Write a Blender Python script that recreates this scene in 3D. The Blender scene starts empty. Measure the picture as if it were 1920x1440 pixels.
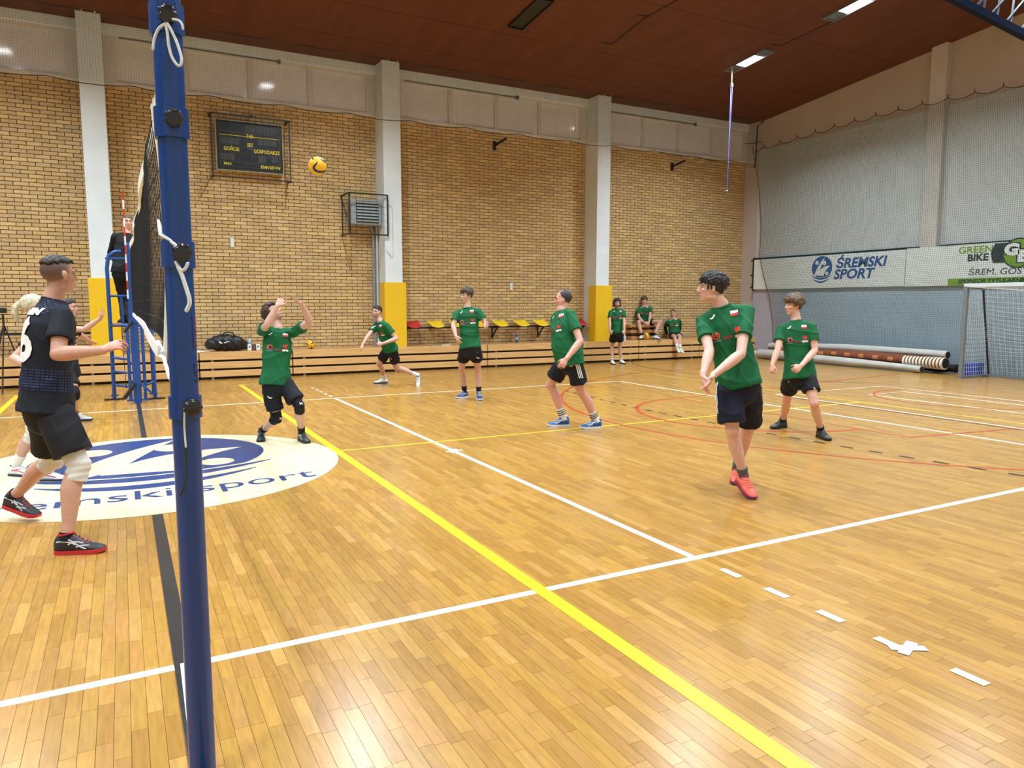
import bpy, bmesh, math, random
import numpy as np
from mathutils import Vector, Matrix
from mathutils.bvhtree import BVHTree
random.seed(7); RNG = np.random.default_rng(7)
SC = bpy.context.scene
COL = SC.collection
# ------------------------------------------------------------------ camera, world, exposure
FOC = 1370.98
CAM = np.array([-0.166, -3.456, 1.620]); YAW, PITCH, ROLL = 0.48856, -0.10944, 0.001
_f = np.array([math.sin(YAW)*math.cos(PITCH), math.cos(YAW)*math.cos(PITCH), math.sin(PITCH)])
_r = np.array([math.cos(YAW), -math.sin(YAW), 0.0]); _u = np.cross(_r, _f)
CR = _r*math.cos(ROLL)+_u*math.sin(ROLL); CU = -_r*math.sin(ROLL)+_u*math.cos(ROLL); CF = _f
cd = bpy.data.cameras.new('camera'); cam = bpy.data.objects.new('camera', cd); COL.objects.link(cam)
M = Matrix.Identity(4)
for i in range(3):
    M[i][0], M[i][1], M[i][2], M[i][3] = CR[i], CU[i], -CF[i], CAM[i]
cam.matrix_world = M
cd.sensor_width = 36; cd.lens = FOC/1920*36; cd.clip_start = 0.05; cd.clip_end = 100
SC.camera = cam
w = bpy.data.worlds.new('world'); SC.world = w; w.use_nodes = True
w.node_tree.nodes['Background'].inputs[0].default_value = (0.75, 0.85, 1.0, 1)
w.node_tree.nodes['Background'].inputs[1].default_value = 0.3
SC.view_settings.view_transform = 'Standard'; SC.view_settings.look = 'None'
SC.view_settings.gamma = 1; SC.view_settings.use_curve_mapping = False
SC.view_settings.exposure = 0.1
LAMP_W = 162.0
LAMPS = []   # filled below: (x, y, lit)
for _x in (-14.3, -8.3, -2.3, 3.6, 9.6, 13.6):
    for _y in (10.2, 7.3, 3.9, 0.9, -2.2):
        if _x == 9.6 and _y > 9: continue
        LAMPS.append((_x, _y, True))
LAMPS.append((7.5, 10.2, False))
def ceil_z(y):
    if y > 13.3: return 7.2
    return 7.2+0.1*(13.3-y) if y > 4.5 else 7.2+0.1*(13.3-4.5)-0.1*(4.5-y)
for _i, (_x, _y, _on) in enumerate(LAMPS):
    if _on:
        L = bpy.data.lights.new('lamp_light', 'AREA'); L.shape = 'RECTANGLE'; L.size = 0.22; L.size_y = 1.0
        L.energy = LAMP_W*(1.5 if _y > 9 else 1.12); L.color = (0.80, 0.93, 1.0)
        try: L.spread = math.radians(134)
        except Exception: pass
        o = bpy.data.objects.new('lamp_light', L); COL.objects.link(o)
        o.location = (_x, _y, ceil_z(_y)-0.06)
        o.rotation_euler = (0, 0, 0)

# ------------------------------------------------------------------ projection helpers (measuring only)
def ray(px, py): return CF+(px-960)/FOC*CR-(py-720)/FOC*CU
def at(px, py, D): return CAM+ray(px, py)*D
def gnd(px, py, z=0.0):
    d = ray(px, py); return CAM+d*((z-CAM[2])/d[2])
def dep(p): return float((np.asarray(p)-CAM)@CF)
def pix(p):
    d = np.asarray(p)-CAM; z = d@CF; return 960+FOC*(d@CR)/z, 720-FOC*(d@CU)/z
FH = np.array([math.sin(YAW), math.cos(YAW), 0.0])
def hdir(deg):
    a = math.radians(deg); return math.cos(a)*_r+math.sin(a)*FH
UP = np.array([0, 0, 1.0])
def nrm(v):
    v = np.asarray(v, float); return v/(np.linalg.norm(v)+1e-12)

# ------------------------------------------------------------------ materials
MATS = {}
def mat(name, col=(.5, .5, .5), rough=.6, metal=0, spec=.5, var=0, scale=8, bump=0, bscale=60, coat=0, emit=None, attr=None, stretch=None, alpha=None, subs=0):
    if name in MATS: return MATS[name]
    m = bpy.data.materials.new(name); m.use_nodes = True; nt = m.node_tree; N = nt.nodes; Lk = nt.links
    b = N['Principled BSDF']; b.inputs['Base Color'].default_value = (*col, 1)
    b.inputs['Roughness'].default_value = rough; b.inputs['Metallic'].default_value = metal
    b.inputs['Specular IOR Level'].default_value = spec; b.inputs['Coat Weight'].default_value = coat
    b.inputs['Coat Roughness'].default_value = .12
    if subs: b.inputs['Subsurface Weight'].default_value = subs; b.inputs['Subsurface Scale'].default_value = .01
    src = None
    if attr:
        a = N.new('ShaderNodeAttribute'); a.attribute_name = attr; src = a.outputs['Color']
    if var or bump:
        g = N.new('ShaderNodeNewGeometry'); mp = N.new('ShaderNodeMapping')
        mp.inputs['Scale'].default_value = stretch or (1, 1, 1)
        Lk.new(g.outputs['Position'], mp.inputs['Vector'])
    if var:
        n = N.new('ShaderNodeTexNoise'); n.inputs['Scale'].default_value = scale; n.inputs['Detail'].default_value = 4
        Lk.new(mp.outputs[0], n.inputs['Vector'])
        r = N.new('ShaderNodeMapRange'); r.inputs['From Min'].default_value = .3; r.inputs['From Max'].default_value = .7
        r.inputs['To Min'].default_value = 1-var; r.inputs['To Max'].default_value = 1+var
        Lk.new(n.outputs['Fac'], r.inputs['Value'])
        mx = N.new('ShaderNodeVectorMath'); mx.operation = 'SCALE'
        if src: Lk.new(src, mx.inputs[0])
        else: mx.inputs[0].default_value = col
        Lk.new(r.outputs[0], mx.inputs['Scale']); src = mx.outputs[0]
    if src: Lk.new(src, b.inputs['Base Color'])
    if bump:
        n2 = N.new('ShaderNodeTexNoise'); n2.inputs['Scale'].default_value = bscale; n2.inputs['Detail'].default_value = 3
        Lk.new(mp.outputs[0], n2.inputs['Vector'])
        bp = N.new('ShaderNodeBump'); bp.inputs['Strength'].default_value = bump; bp.inputs['Distance'].default_value = .01
        Lk.new(n2.outputs['Fac'], bp.inputs['Height']); Lk.new(bp.outputs[0], b.inputs['Normal'])
    if emit:
        b.inputs['Emission Color'].default_value = (*emit[0], 1); b.inputs['Emission Strength'].default_value = emit[1]
    MATS[name] = m; return m
def srgb(r, g, b):
    def c(v):
        v /= 255; return v/12.92 if v <= .04045 else ((v+.055)/1.055)**2.4
    return (c(r), c(g), c(b))

# ------------------------------------------------------------------ mesh building
ORG = {}
def tag(o, label=None, cat=None, group=None, kind=None):
    if label: o['label'] = label
    if cat: o['category'] = cat
    if group: o['group'] = group
    if kind: o['kind'] = kind
    return o
def empty(name, loc, label=None, cat=None, group=None, kind=None):
    o = bpy.data.objects.new(name, None); o.empty_display_size = .1; COL.objects.link(o); o.location = tuple(loc)
    ORG[o.name] = np.array(loc, float); return tag(o, label, cat, group, kind)
def mesh_obj(name, V, F, m, parent=None, smooth=False, cols=None, colname='tint', org=None):
    V = np.asarray(V, float)
    if parent is not None: o0 = ORG[parent.name]
    elif org is not None: o0 = np.array(org, float)
    else: o0 = np.array([(V[:, 0].min()+V[:, 0].max())/2, (V[:, 1].min()+V[:, 1].max())/2, V[:, 2].min()])
    me = bpy.data.meshes.new(name)
    me.from_pydata((V-o0).tolist(), [], [list(f) for f in F] if not isinstance(F, np.ndarray) else F.tolist())
    if m is not None:
        for q in (m if isinstance(m, (list, tuple)) else [m]): me.materials.append(q)
    if smooth: me.polygons.foreach_set('use_smooth', [True]*len(me.polygons))
    if cols is not None:
        a = me.color_attributes.new(colname, 'FLOAT_COLOR', 'POINT')
        c = np.ones((len(V), 4)); c[:, :3] = cols; a.data.foreach_set('color', c.ravel())
    me.update()
    ob = bpy.data.objects.new(name, me); COL.objects.link(ob)
    if parent is not None: ob.parent = parent
    else: ob.location = tuple(o0)
    ORG[ob.name] = o0; return ob
CUBE_F = [(0, 3, 2, 1), (4, 5, 6, 7), (0, 1, 5, 4), (1, 2, 6, 5), (2, 3, 7, 6), (3, 0, 4, 7)]
def frame_of(d, up=None):
    d = nrm(d); up = UP if up is None else np.asarray(up, float)
    if abs(d@nrm(up)) > .98: up = np.array([1.0, 0, 0]) if abs(d[0]) < .9 else np.array([0, 1.0, 0])
    a = nrm(np.cross(up, d)); return a, np.cross(d, a), d
def tubeVF(pts, ra, rb=None, side=None, n=12, ends='round'):
    """loft of ellipses along pts; ra along side vector(s), rb across"""
    pts = np.asarray(pts, float); k = len(pts)
    ra = np.broadcast_to(np.asarray(ra, float), (k,)).copy(); rb = ra.copy() if rb is None else np.broadcast_to(np.asarray(rb, float), (k,)).copy()
    T = np.gradient(pts, axis=0) if k > 2 else np.array([pts[1]-pts[0]]*2)
    T /= (np.linalg.norm(T, axis=1)[:, None]+1e-12)
    if side is None:
        a0, _, _ = frame_of(T[0]); side = np.array([a0]*k)
        for i in range(1, k):
            s = side[i-1]-(side[i-1]@T[i])*T[i]; side[i] = nrm(s)
    else:
        side = np.asarray(side, float)
        if side.ndim == 1: side = np.array([side]*k)
    P, A, B, RA, RB = [], [], [], [], []
    def add(p, a, b, x, y): P.append(p); A.append(a); B.append(b); RA.append(x); RB.append(y)
    fr = []
    for i in range(k):
        a = nrm(side[i]-(side[i]@T[i])*T[i]); fr.append((a, np.cross(T[i], a)))
    if ends == 'round':
        for q in (.15, .5, .8): 
            c = math.sqrt(1-q*q) if False else None
        for ang in (75, 50, 25):
            s, c = math.sin(math.radians(ang)), math.cos(math.radians(ang))
            add(pts[0]-T[0]*min(ra[0], rb[0])*s, *fr[0], ra[0]*c, rb[0]*c)
    for i in range(k): add(pts[i], *fr[i], ra[i], rb[i])
    if ends == 'round':
        for ang in (25, 50, 75):
            s, c = math.sin(math.radians(ang)), math.cos(math.radians(ang))
            add(pts[-1]+T[-1]*min(ra[-1], rb[-1])*s, *fr[-1], ra[-1]*c, rb[-1]*c)
    th = np.arange(n)/n*2*math.pi; ct, st = np.cos(th), np.sin(th)
    P, A, B = map(np.array, (P, A, B)); RA = np.array(RA); RB = np.array(RB); K = len(P)
    V = (P[:, None]+A[:, None]*(RA[:, None]*ct)[..., None]+B[:, None]*(RB[:, None]*st)[..., None]).reshape(-1, 3)
    F = []
    for i in range(K-1):
        for j in range(n):
            j2 = (j+1) % n; F.append((i*n+j, i*n+j2, (i+1)*n+j2, (i+1)*n+j))
    if ends != 'open':
        F.append(tuple(range(n-1, -1, -1))); F.append(tuple((K-1)*n+j for j in range(n)))
    return V, F
def ellVF(c, R, ax=None, n=10, m=8):
    """ellipsoid, ax = 3x3 rows axes"""
    ax = np.eye(3) if ax is None else np.asarray(ax, float)
    V = [(0, 0, 1)]
    for i in range(1, m):
        p = math.pi*i/m
        for j in range(n): V.append((math.sin(p)*math.cos(2*math.pi*j/n), math.sin(p)*math.sin(2*math.pi*j/n), math.cos(p)))
    V.append((0, 0, -1)); V = np.array(V)*np.asarray(R); V = V@ax+np.asarray(c)
    F = [(0, 1+j, 1+(j+1) % n) for j in range(n)]
    for i in range(m-2):
        for j in range(n): a = 1+i*n; F.append((a+j, a+n+j, a+n+(j+1) % n, a+(j+1) % n))
    e = len(V)-1; a = 1+(m-2)*n
    F += [(e, a+(j+1) % n, a+j) for j in range(n)]
    return V, F
class MB:
    def __init__(s): s.V = []; s.F = []; s.C = []; s.n = 0
    def add(s, VF, c=None):
        V, F = VF; V = np.asarray(V, float)
        s.F += [tuple(i+s.n for i in f) for f in F]; s.V.append(V); s.n += len(V)
        s.C.append(np.tile(np.array(c if c is not None else (1, 1, 1), float), (len(V), 1))); return s
    def box(s, c, size, ax=None, col=None):
        ax = np.eye(3) if ax is None else np.asarray(ax, float)
        h = np.array(size, float)/2
        V = np.array([(-1, -1, -1), (1, -1, -1), (1, 1, -1), (-1, 1, -1), (-1, -1, 1), (1, -1, 1), (1, 1, 1), (-1, 1, 1)])*h
        return s.add((V@ax+np.asarray(c), CUBE_F), col)
    def b2(s, lo, hi, col=None):
        lo = np.array(lo, float); hi = np.array(hi, float); return s.box((lo+hi)/2, hi-lo, None, col)
    def bar(s, a, b, wd, hg, up=None, col=None):
        a = np.asarray(a, float); b = np.asarray(b, float); x, y, d = frame_of(b-a, up)
        return s.box((a+b)/2, (wd, hg, np.linalg.norm(b-a)), np.array([x, y, d]), col)
    def tube(s, pts, r, n=8, ends='flat', col=None, rb=None, side=None): return s.add(tubeVF(pts, r, rb, side, n, ends), col)
    def ell(s, c, R, ax=None, n=10, m=8, col=None): return s.add(ellVF(c, R if hasattr(R, '__len__') else (R, R, R), ax, n, m), col)
    def prism(s, poly, o, ux, uy, uz, h, col=None):
        o, ux, uy, uz = [np.asarray(q, float) for q in (o, ux, uy, uz)]; n = len(poly)
        A = np.array([o+p[0]*ux+p[1]*uy for p in poly]); V = np.vstack([A, A+uz*h])
        F = [tuple(range(n-1, -1, -1)), tuple(range(n, 2*n))]+[(i, (i+1) % n, n+(i+1) % n, n+i) for i in range(n)]
        return s.add((V, F), col)
    def arr(s): return np.vstack(s.V), s.F, np.vstack(s.C)
    def build(s, name, m, parent=None, smooth=False, tint=False, org=None, bevel=0, kind=None, label=None):
        V, F, C = s.arr(); o = mesh_obj(name, V, F, m, parent, smooth, C if tint else None, org=org)
        if bevel:
            q = o.modifiers.new('bevel', 'BEVEL'); q.width = bevel; q.segments = 2; q.limit_method = 'ANGLE'
            q.harden_normals = False
        if smooth and not bevel:
            try:
                e = o.modifiers.new('split', 'EDGE_SPLIT'); e.split_angle = math.radians(50)
            except Exception: pass
        if kind: o['kind'] = kind
        if label: o['label'] = label
        return o
def strands(lines, r, n=3):
    """many thin cords: lines list of (k,3)"""
    mb_V = []; F = []; base = 0
    for L in lines:
        L = np.asarray(L, float); k = len(L); T = np.gradient(L, axis=0); T /= np.linalg.norm(T, axis=1)[:, None]
        up = np.array([.31, .87, .38]); A = np.cross(T, up); A /= np.linalg.norm(A, axis=1)[:, None]; B = np.cross(T, A)
        th = np.arange(n)/n*2*math.pi
        V = (L[:, None]+r*(A[:, None]*np.cos(th)[None, :, None]+B[:, None]*np.sin(th)[None, :, None])).reshape(-1, 3)
        mb_V.append(V); i = np.arange(k-1)[:, None]*n; j = np.arange(n)[None]; j2 = (j+1) % n
        F.append((np.stack([i+j, i+j2, i+n+j2, i+n+j], -1).reshape(-1, 4))+base); base += k*n
    return np.vstack(mb_V), np.vstack(F)
def remesh(parts, voxel, it=3, name='m'):
    V = []; F = []; n = 0
    for v, f in parts:
        V.append(v); F += [tuple(i+n for i in q) for q in f]; n += len(v)
    me = bpy.data.meshes.new(name); me.from_pydata(np.vstack(V).tolist(), [], F)
    ob = bpy.data.objects.new('tmp', me); COL.objects.link(ob)
    q = ob.modifiers.new('r', 'REMESH'); q.mode = 'VOXEL'; q.voxel_size = voxel; q.use_smooth_shade = True
    if it:
        q = ob.modifiers.new('s', 'SMOOTH'); q.factor = .5; q.iterations = it
    dg = bpy.context.evaluated_depsgraph_get(); ev = ob.evaluated_get(dg)
    m2 = bpy.data.meshes.new_from_object(ev); nv = len(m2.vertices)
    A = np.empty(nv*3); m2.vertices.foreach_get('co', A); A = A.reshape(-1, 3)
    F = [tuple(p.vertices) for p in m2.polygons]
    bpy.data.objects.remove(ob); bpy.data.meshes.remove(me); bpy.data.meshes.remove(m2)
    return A, F
def vnormals(V, F):
    N = np.zeros_like(V); Q = np.array([f if len(f) == 4 else (*f, f[2]) for f in F])
    fn = np.cross(V[Q[:, 2]]-V[Q[:, 0]], V[Q[:, 3]]-V[Q[:, 1]])
    for i in range(4): np.add.at(N, Q[:, i], fn)
    return N/(np.linalg.norm(N, axis=1)[:, None]+1e-12)
# ------------------------------------------------------------------ flat print shapes
def cut_grid(bm, step):
    if not bm.verts: return
    for ax in (0, 1):
        lo = min(v.co[ax] for v in bm.verts); hi = max(v.co[ax] for v in bm.verts)
        k = int((hi-lo)/step)
        for i in range(1, k+1):
            co = [0, 0, 0]; co[ax] = lo+i*(hi-lo)/(k+1); no = [0, 0, 0]; no[ax] = 1
            bmesh.ops.bisect_plane(bm, geom=bm.verts[:]+bm.edges[:]+bm.faces[:], plane_co=co, plane_no=no)
def shape_polys(polys, step=None):
    bm = bmesh.new()
    for p in polys:
        vs = [bm.verts.new((x, y, 0)) for x, y in p]; f = bm.faces.new(vs)
        f.normal_update()
        if f.normal.z < 0: f.normal_flip()
    bmesh.ops.triangulate(bm, faces=bm.faces[:])
    if step: cut_grid(bm, step)
    bm.verts.index_update()
    r = (np.array([v.co[:2] for v in bm.verts]), [tuple(v.index for v in f.verts) for f in bm.faces]); bm.free(); return r
def shape_text(txt, size, step=None, xs=1.0, shear=0.0, align='CENTER', bold=0.0):
    c = bpy.data.curves.new('t', 'FONT'); c.body = txt; c.size = size; c.align_x = align; c.align_y = 'CENTER'; c.shear = shear
    c.resolution_u = 3; c.offset = bold
    ob = bpy.data.objects.new('t', c); COL.objects.link(ob)
    dg = bpy.context.evaluated_depsgraph_get(); m2 = bpy.data.meshes.new_from_object(ob.evaluated_get(dg))
    bm = bmesh.new(); bm.from_mesh(m2)
    bmesh.ops.triangulate(bm, faces=bm.faces[:])
    if step: cut_grid(bm, step)
    bm.verts.index_update()
    V = np.array([v.co[:2] for v in bm.verts])*np.array([xs, 1]); F = []
    for f in bm.faces:
        t = tuple(v.index for v in f.verts); a, b, d = V[t[0]], V[t[1]], V[t[2]]
        F.append(t if (b[0]-a[0])*(d[1]-a[1])-(b[1]-a[1])*(d[0]-a[0]) >= 0 else t[::-1])
    bm.free(); bpy.data.objects.remove(ob); bpy.data.curves.remove(c); bpy.data.meshes.remove(m2)
    return V, F
def place2d(name, sh, o, ux, uy, m, parent=None, lift=.0, thick=0.0, label=None):
    V2, F = sh; o, ux, uy = [np.asarray(q, float) for q in (o, ux, uy)]; uz = nrm(np.cross(ux, uy))
    V = o+V2[:, :1]*ux+V2[:, 1:2]*uy+uz*lift
    ob = mesh_obj(name, V, F, m, parent)
    if label: ob['label'] = label
    return ob
def ellipse(cx, cy, a, b, n=32, t0=0, t1=360):
    return [(cx+a*math.cos(math.radians(t0+(t1-t0)*i/(n if abs(t1-t0) < 360 else n))), cy+b*math.sin(math.radians(t0+(t1-t0)*i/n))) for i in range(n if abs(t1-t0) >= 360 else n+1)]
def band(p, w0, w1=None):
    """ribbon polygon around polyline with tapering widths"""
    p = np.array(p, float); k = len(p); T = np.gradient(p, axis=0); T /= np.linalg.norm(T, axis=1)[:, None]
    N = np.stack([-T[:, 1], T[:, 0]], 1); w = np.array(w0 if hasattr(w0, '__len__') else np.linspace(w0, w0 if w1 is None else w1, k))[:, None]/2
    return [tuple(q) for q in (p+N*w)]+[tuple(q) for q in (p-N*w)[::-1]]
def bez(a, b, c, n=10):
    a, b, c = map(np.array, (a, b, c)); t = np.linspace(0, 1, n)[:, None]; return (1-t)**2*a+2*t*(1-t)*b+t*t*c
# ================================================================== ROOM
X0, X1, Y0, Y1 = -18.0, 17.5, -5.2, 14.05
m_sub = mat('floor_joint', srgb(78, 50, 24), .5)
m_parq = mat('parquet_varnish', (.5, .3, .1), rough=.235, spec=.6, var=.13, scale=9, stretch=(6, .8, 1), attr='tint', bump=.03, bscale=14)
m_brick = mat('yellow_brick', (.5, .35, .18), rough=.75, spec=.3, var=.10, scale=25, attr='tint', bump=.3, bscale=120)
m_mortar = mat('dark_mortar', srgb(62, 38, 20), .9, spec=.2)
m_white = mat('white_paint', srgb(222, 230, 234), .55, var=.04, scale=3)
m_plaster = mat('beige_plaster', srgb(200, 192, 184), .8, var=.05, scale=1.5)
m_greyw = mat('grey_wall_paint', srgb(160, 178, 192), .6, var=.05, scale=2)
m_lilac = mat('lilac_wall_paint', srgb(176, 172, 186), .7, var=.05, scale=2)
m_ceil = mat('rust_ceiling_board', srgb(98, 54, 36), .62, spec=.3, var=.16, scale=1.3, stretch=(3.2, .5, 1), bump=.25, bscale=9)
m_frame = mat('window_frame_paint', srgb(212, 208, 200), .5, var=.05, scale=4)
m_pane = mat('frosted_pane', srgb(228, 226, 228), .08, spec=.6, var=.04, scale=2)
m_black = mat('black_metal', srgb(28, 27, 28), .45)
m_netdk = mat('dark_netting', srgb(66, 92, 94), .8)
m_netbr = mat('dark_green_rope', srgb(60, 55, 45), .8)
m_yel = mat('yellow_pad', srgb(236, 190, 28), .42, var=.03, scale=5)
m_blue = mat('blue_enamel', srgb(16, 62, 142), .32, spec=.6, coat=.3)
m_blue2 = mat('blue_stand_paint', srgb(28, 74, 142), .4)
m_grey = mat('grey_metal', srgb(120, 124, 130), .4, metal=.4)
m_wht = mat('white_cloth', srgb(235, 235, 230), .7)

# ---- floor
floor = empty('floor', (5, 4, 0), kind='structure')
mb = MB(); mb.b2((X0, Y0, -.2), (X1, Y1, -.0045)); mb.build('floor_base', m_sub, floor)
LS, WS, G = .42, .058, .0015
TINTS = []
for i in range(24):
    t = RNG.random(); base = np.array([.41, .212, .049])
    if t < .14: c = base*[1.16, 1.22, 1.4]
    elif t < .26: c = base*[.86, .83, .78]
    else: c = base*(.89+.22*RNG.random())*np.array([1, .96+.07*RNG.random(), .85+.3*RNG.random()])
    TINTS.append(c)
TINTS = np.array(TINTS)
xs = np.arange(-7, X1, WS); cells = []
for i, x in enumerate(xs):
    off = RNG.random()*LS
    y = Y0-off
    while y < Y1:
        ln = LS if RNG.random() < .75 else LS*.72
        cells.append((x, y, min(x+WS, X1), min(y+ln, Y1), RNG.integers(24))); y += ln
cells = np.array(cells)
cc = np.stack([(cells[:, 0]+cells[:, 2])/2, (cells[:, 1]+cells[:, 3])/2, np.zeros(len(cells))], 1)
d = cc-CAM; z = d@CF; px = 960+FOC*(d@CR)/z; py = 720-FOC*(d@CU)/z
full = (cells[:, 3]-cells[:, 1] > LS*.99)
vis = (z > .3) & (px > 0) & (px < 1920) & (py < 1440) & (py > 0) & full & (cells[:, 2]-cells[:, 0] > WS*.98)
dist = np.linalg.norm(d, axis=1); dist[~vis] = 1e9
near = set(np.argsort(dist)[:300].tolist())
def slabs(lo, hi, tint, jit=None):
    """boxes without bottoms, vectorised"""
    n = len(lo); a = lo; b = hi
    V = np.stack([np.stack([a[:, 0], a[:, 1], a[:, 2]], 1), np.stack([b[:, 0], a[:, 1], a[:, 2]], 1), np.stack([b[:, 0], b[:, 1], a[:, 2]], 1), np.stack([a[:, 0], b[:, 1], a[:, 2]], 1),
                  np.stack([a[:, 0], a[:, 1], b[:, 2]], 1), np.stack([b[:, 0], a[:, 1], b[:, 2]], 1), np.stack([b[:, 0], b[:, 1], b[:, 2]], 1), np.stack([a[:, 0], b[:, 1], b[:, 2]], 1)], 1).reshape(-1, 3)
    f = np.array(CUBE_F[1:]); F = (f[None]+np.arange(n)[:, None, None]*8).reshape(-1, 4)
    return V, F, np.repeat(tint, 8, axis=0)
rest = np.array([i for i in range(len(cells)) if i not in near]); c = cells[rest]
lo = np.stack([c[:, 0]+G/2, c[:, 1]+G/2, np.full(len(c), -.004)], 1); hi = np.stack([c[:, 2]-G/2, c[:, 3]-G/2, np.zeros(len(c))], 1)
V, F, T = slabs(lo, hi, TINTS[c[:, 4].astype(int)])
o = mesh_obj('parquet_field', V, F, m_parq, floor, cols=T); o['kind'] = 'stuff'
pm = []
for i in range(24):
    a = np.array([[-WS/2+G/2, -LS/2+G/2, -.004]]); b = -a.copy(); b[0, 2] = 0
    V, F, T = slabs(a, b, TINTS[i:i+1]); me = bpy.data.meshes.new('strip'); me.from_pydata(V.tolist(), [], F.tolist()); me.materials.append(m_parq)
    at_ = me.color_attributes.new('tint', 'FLOAT_COLOR', 'POINT'); q = np.ones((8, 4)); q[:, :3] = T; at_.data.foreach_set('color', q.ravel()); pm.append(me)
for i in sorted(near):
    o = bpy.data.objects.new('parquet_strip', pm[int(cells[i, 4])]); COL.objects.link(o); o.parent = floor
    o.location = Vector(cc[i])-floor.location
# ---- court markings (flat tape and paint on the floor)
m_lw = mat('white_line_paint', srgb(244, 240, 226), .3, var=.04, scale=6)
m_ly = mat('yellow_line_paint', srgb(244, 205, 40), .3, var=.04, scale=6)
m_lr = mat('red_line_paint', srgb(176, 62, 28), .35, var=.1, scale=6)
m_lk = mat('black_line_paint', srgb(44, 42, 42), .35, var=.15, scale=9)
m_cream = mat('cream_floor_sticker', srgb(216, 204, 170), .3, var=.03, scale=3)
m_navy = mat('logo_blue', srgb(22, 56, 112), .35)
m_tape = mat('pale_blue_tape', srgb(205, 226, 238), .4)
_lz = [0]
def line(name, m, pts, wd, label=None, closed=False):
    pts = np.array(pts, float); _lz[0] += 1; zz = .0006+.00006*_lz[0]
    P = band(np.vstack([pts, pts[:1]]) if closed else pts, wd)
    k = len(P)//2; V = [(x, y, zz) for x, y in P]; F = [(i+1, i, 2*k-1-i, 2*k-2-i) for i in range(k-1)]
    V += [(x, y, zz-.0005) for x, y in P]
    o = mesh_obj(name, V, F, m, floor)
    if label: o['label'] = label
    return o
W5 = .05
line('court_line', m_lw, [(-9, 0), (17.2, 0)], .055, 'white near sideline of the volleyball court')
line('court_line', m_lw, [(3, .025), (3, 9)], .055, 'white attack line')
line('court_line', m_lw, [(-9, 9), (9, 9)], .045, 'white far sideline')
line('court_line', m_lw, [(9, 9), (9, 0)], .05, 'white end line')
line('court_line', m_lk, [(0, -1.6), (0, 2.7)], .075, 'black centre line under the net')
line('court_line', m_lk, [(0, 6.32), (0, 10.0)], .06, 'black centre line under the net')
line('court_line', m_ly, [(1.86, 11.95), (1.86, -5)], .085, 'thick yellow line')
line('court_line', m_ly, [(-1.86, 11.95), (-1.86, -5)], .085, 'thick yellow line')
line('court_line', m_ly, [(1.9, 4.46), (10.6, 4.46)], .04, 'thin yellow line')
line('court_line', m_ly, [(1.86, 11.95), (10.6, 11.95), (10.6, -3)], .04, 'thin yellow line')
line('court_line', m_ly, [(-1.86, 11.95), (-9.6, 11.95)], .04, 'thin yellow line')
arc = [(12.35-6*math.cos(a), 4.5+6*math.sin(a)) for a in np.radians(np.arange(-62, 63, 4))]
def arcpts(cx, cy, r, a0, a1, st=5): return [(cx+r*math.cos(math.radians(a)), cy+r*math.sin(math.radians(a))) for a in np.arange(a0, a1+.1, st)]
line('court_line', m_lr, [(15.6, 10.6)]+[(13.6-7.9*math.cos(a), 4.5+6.3*math.sin(a)) for a in np.radians(np.arange(70, -71, -4))], .05, 'wide red arc')
line('court_line', m_lr, arcpts(8.25, 4.5, 1.78, 90, 270), .06, 'red free throw half circle')
line('court_line', m_lr, [(15.8, 7.3), (8.25, 6.27), (8.25, 2.05), (15.8, 1.0)], .05, 'red key outline')
line('court_line', m_lk, arcpts(16.4, 10.2, 4.9, 100, 235, 5), .035, 'thin dark arc')
line('court_line', m_lw, [(13.1, 2.6), (13.1, 5.85), (10.15, 5.85), (10.15, 1.2)], .04, 'white outline box')
line('court_line', m_lw, [(12.6, 2.6), (12.6, 5.05), (11.62, 5.05), (11.62, 1.6)], .04, 'white outline box')
line('court_line', m_lr, arcpts(12.6, 4.0, 1.35, 70, 290, 8), .04, 'faint red arc')
line('court_line', m_lk, [(10.05, 5.6), (10.05, 1.5)], .04, 'dark grey line')
for k in range(24):
    y = 8.1-.335*k; fx = lambda q: 6.88+.021*(q-4.8)**2
    line('dash_mark', m_lk, [(fx(y), y), (fx(y-.15), y-.15)], .045)
for px_, py_ in ((1370, 1075), (1456, 1112), (1557, 1156), (1669, 1208), (1818, 1270)):
    g = gnd(px_, py_); line('dash_mark', m_lw, [(g[0], g[1]+.075), (g[0], g[1]-.075)], .05)
for k in range(5): line('dash_mark', m_lw, [(3, 9.22+.34*k), (3, 9.37+.34*k)], .05)
g = gnd(1702, 1216)
for i, (a, l) in enumerate(((20, .16), (-32, .17))):
    a = math.radians(a); dd = np.array([math.cos(a), math.sin(a)])*l/2
    line('tape_cross', m_tape, [g[:2]-dd, g[:2]+dd], .05, 'pale tape cross')
g = gnd(852, 846)
for a in (5, 60):
    a = math.radians(a); dd = np.array([math.cos(a), math.sin(a)])*.1
    line('tape_cross', m_tape, [g[:2]-dd, g[:2]+dd], .05, 'pale tape cross')
line('tape_strip', m_tape, [(.012, .02), (.0, -.62)], .05, 'pale blue tape by the post')
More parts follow.
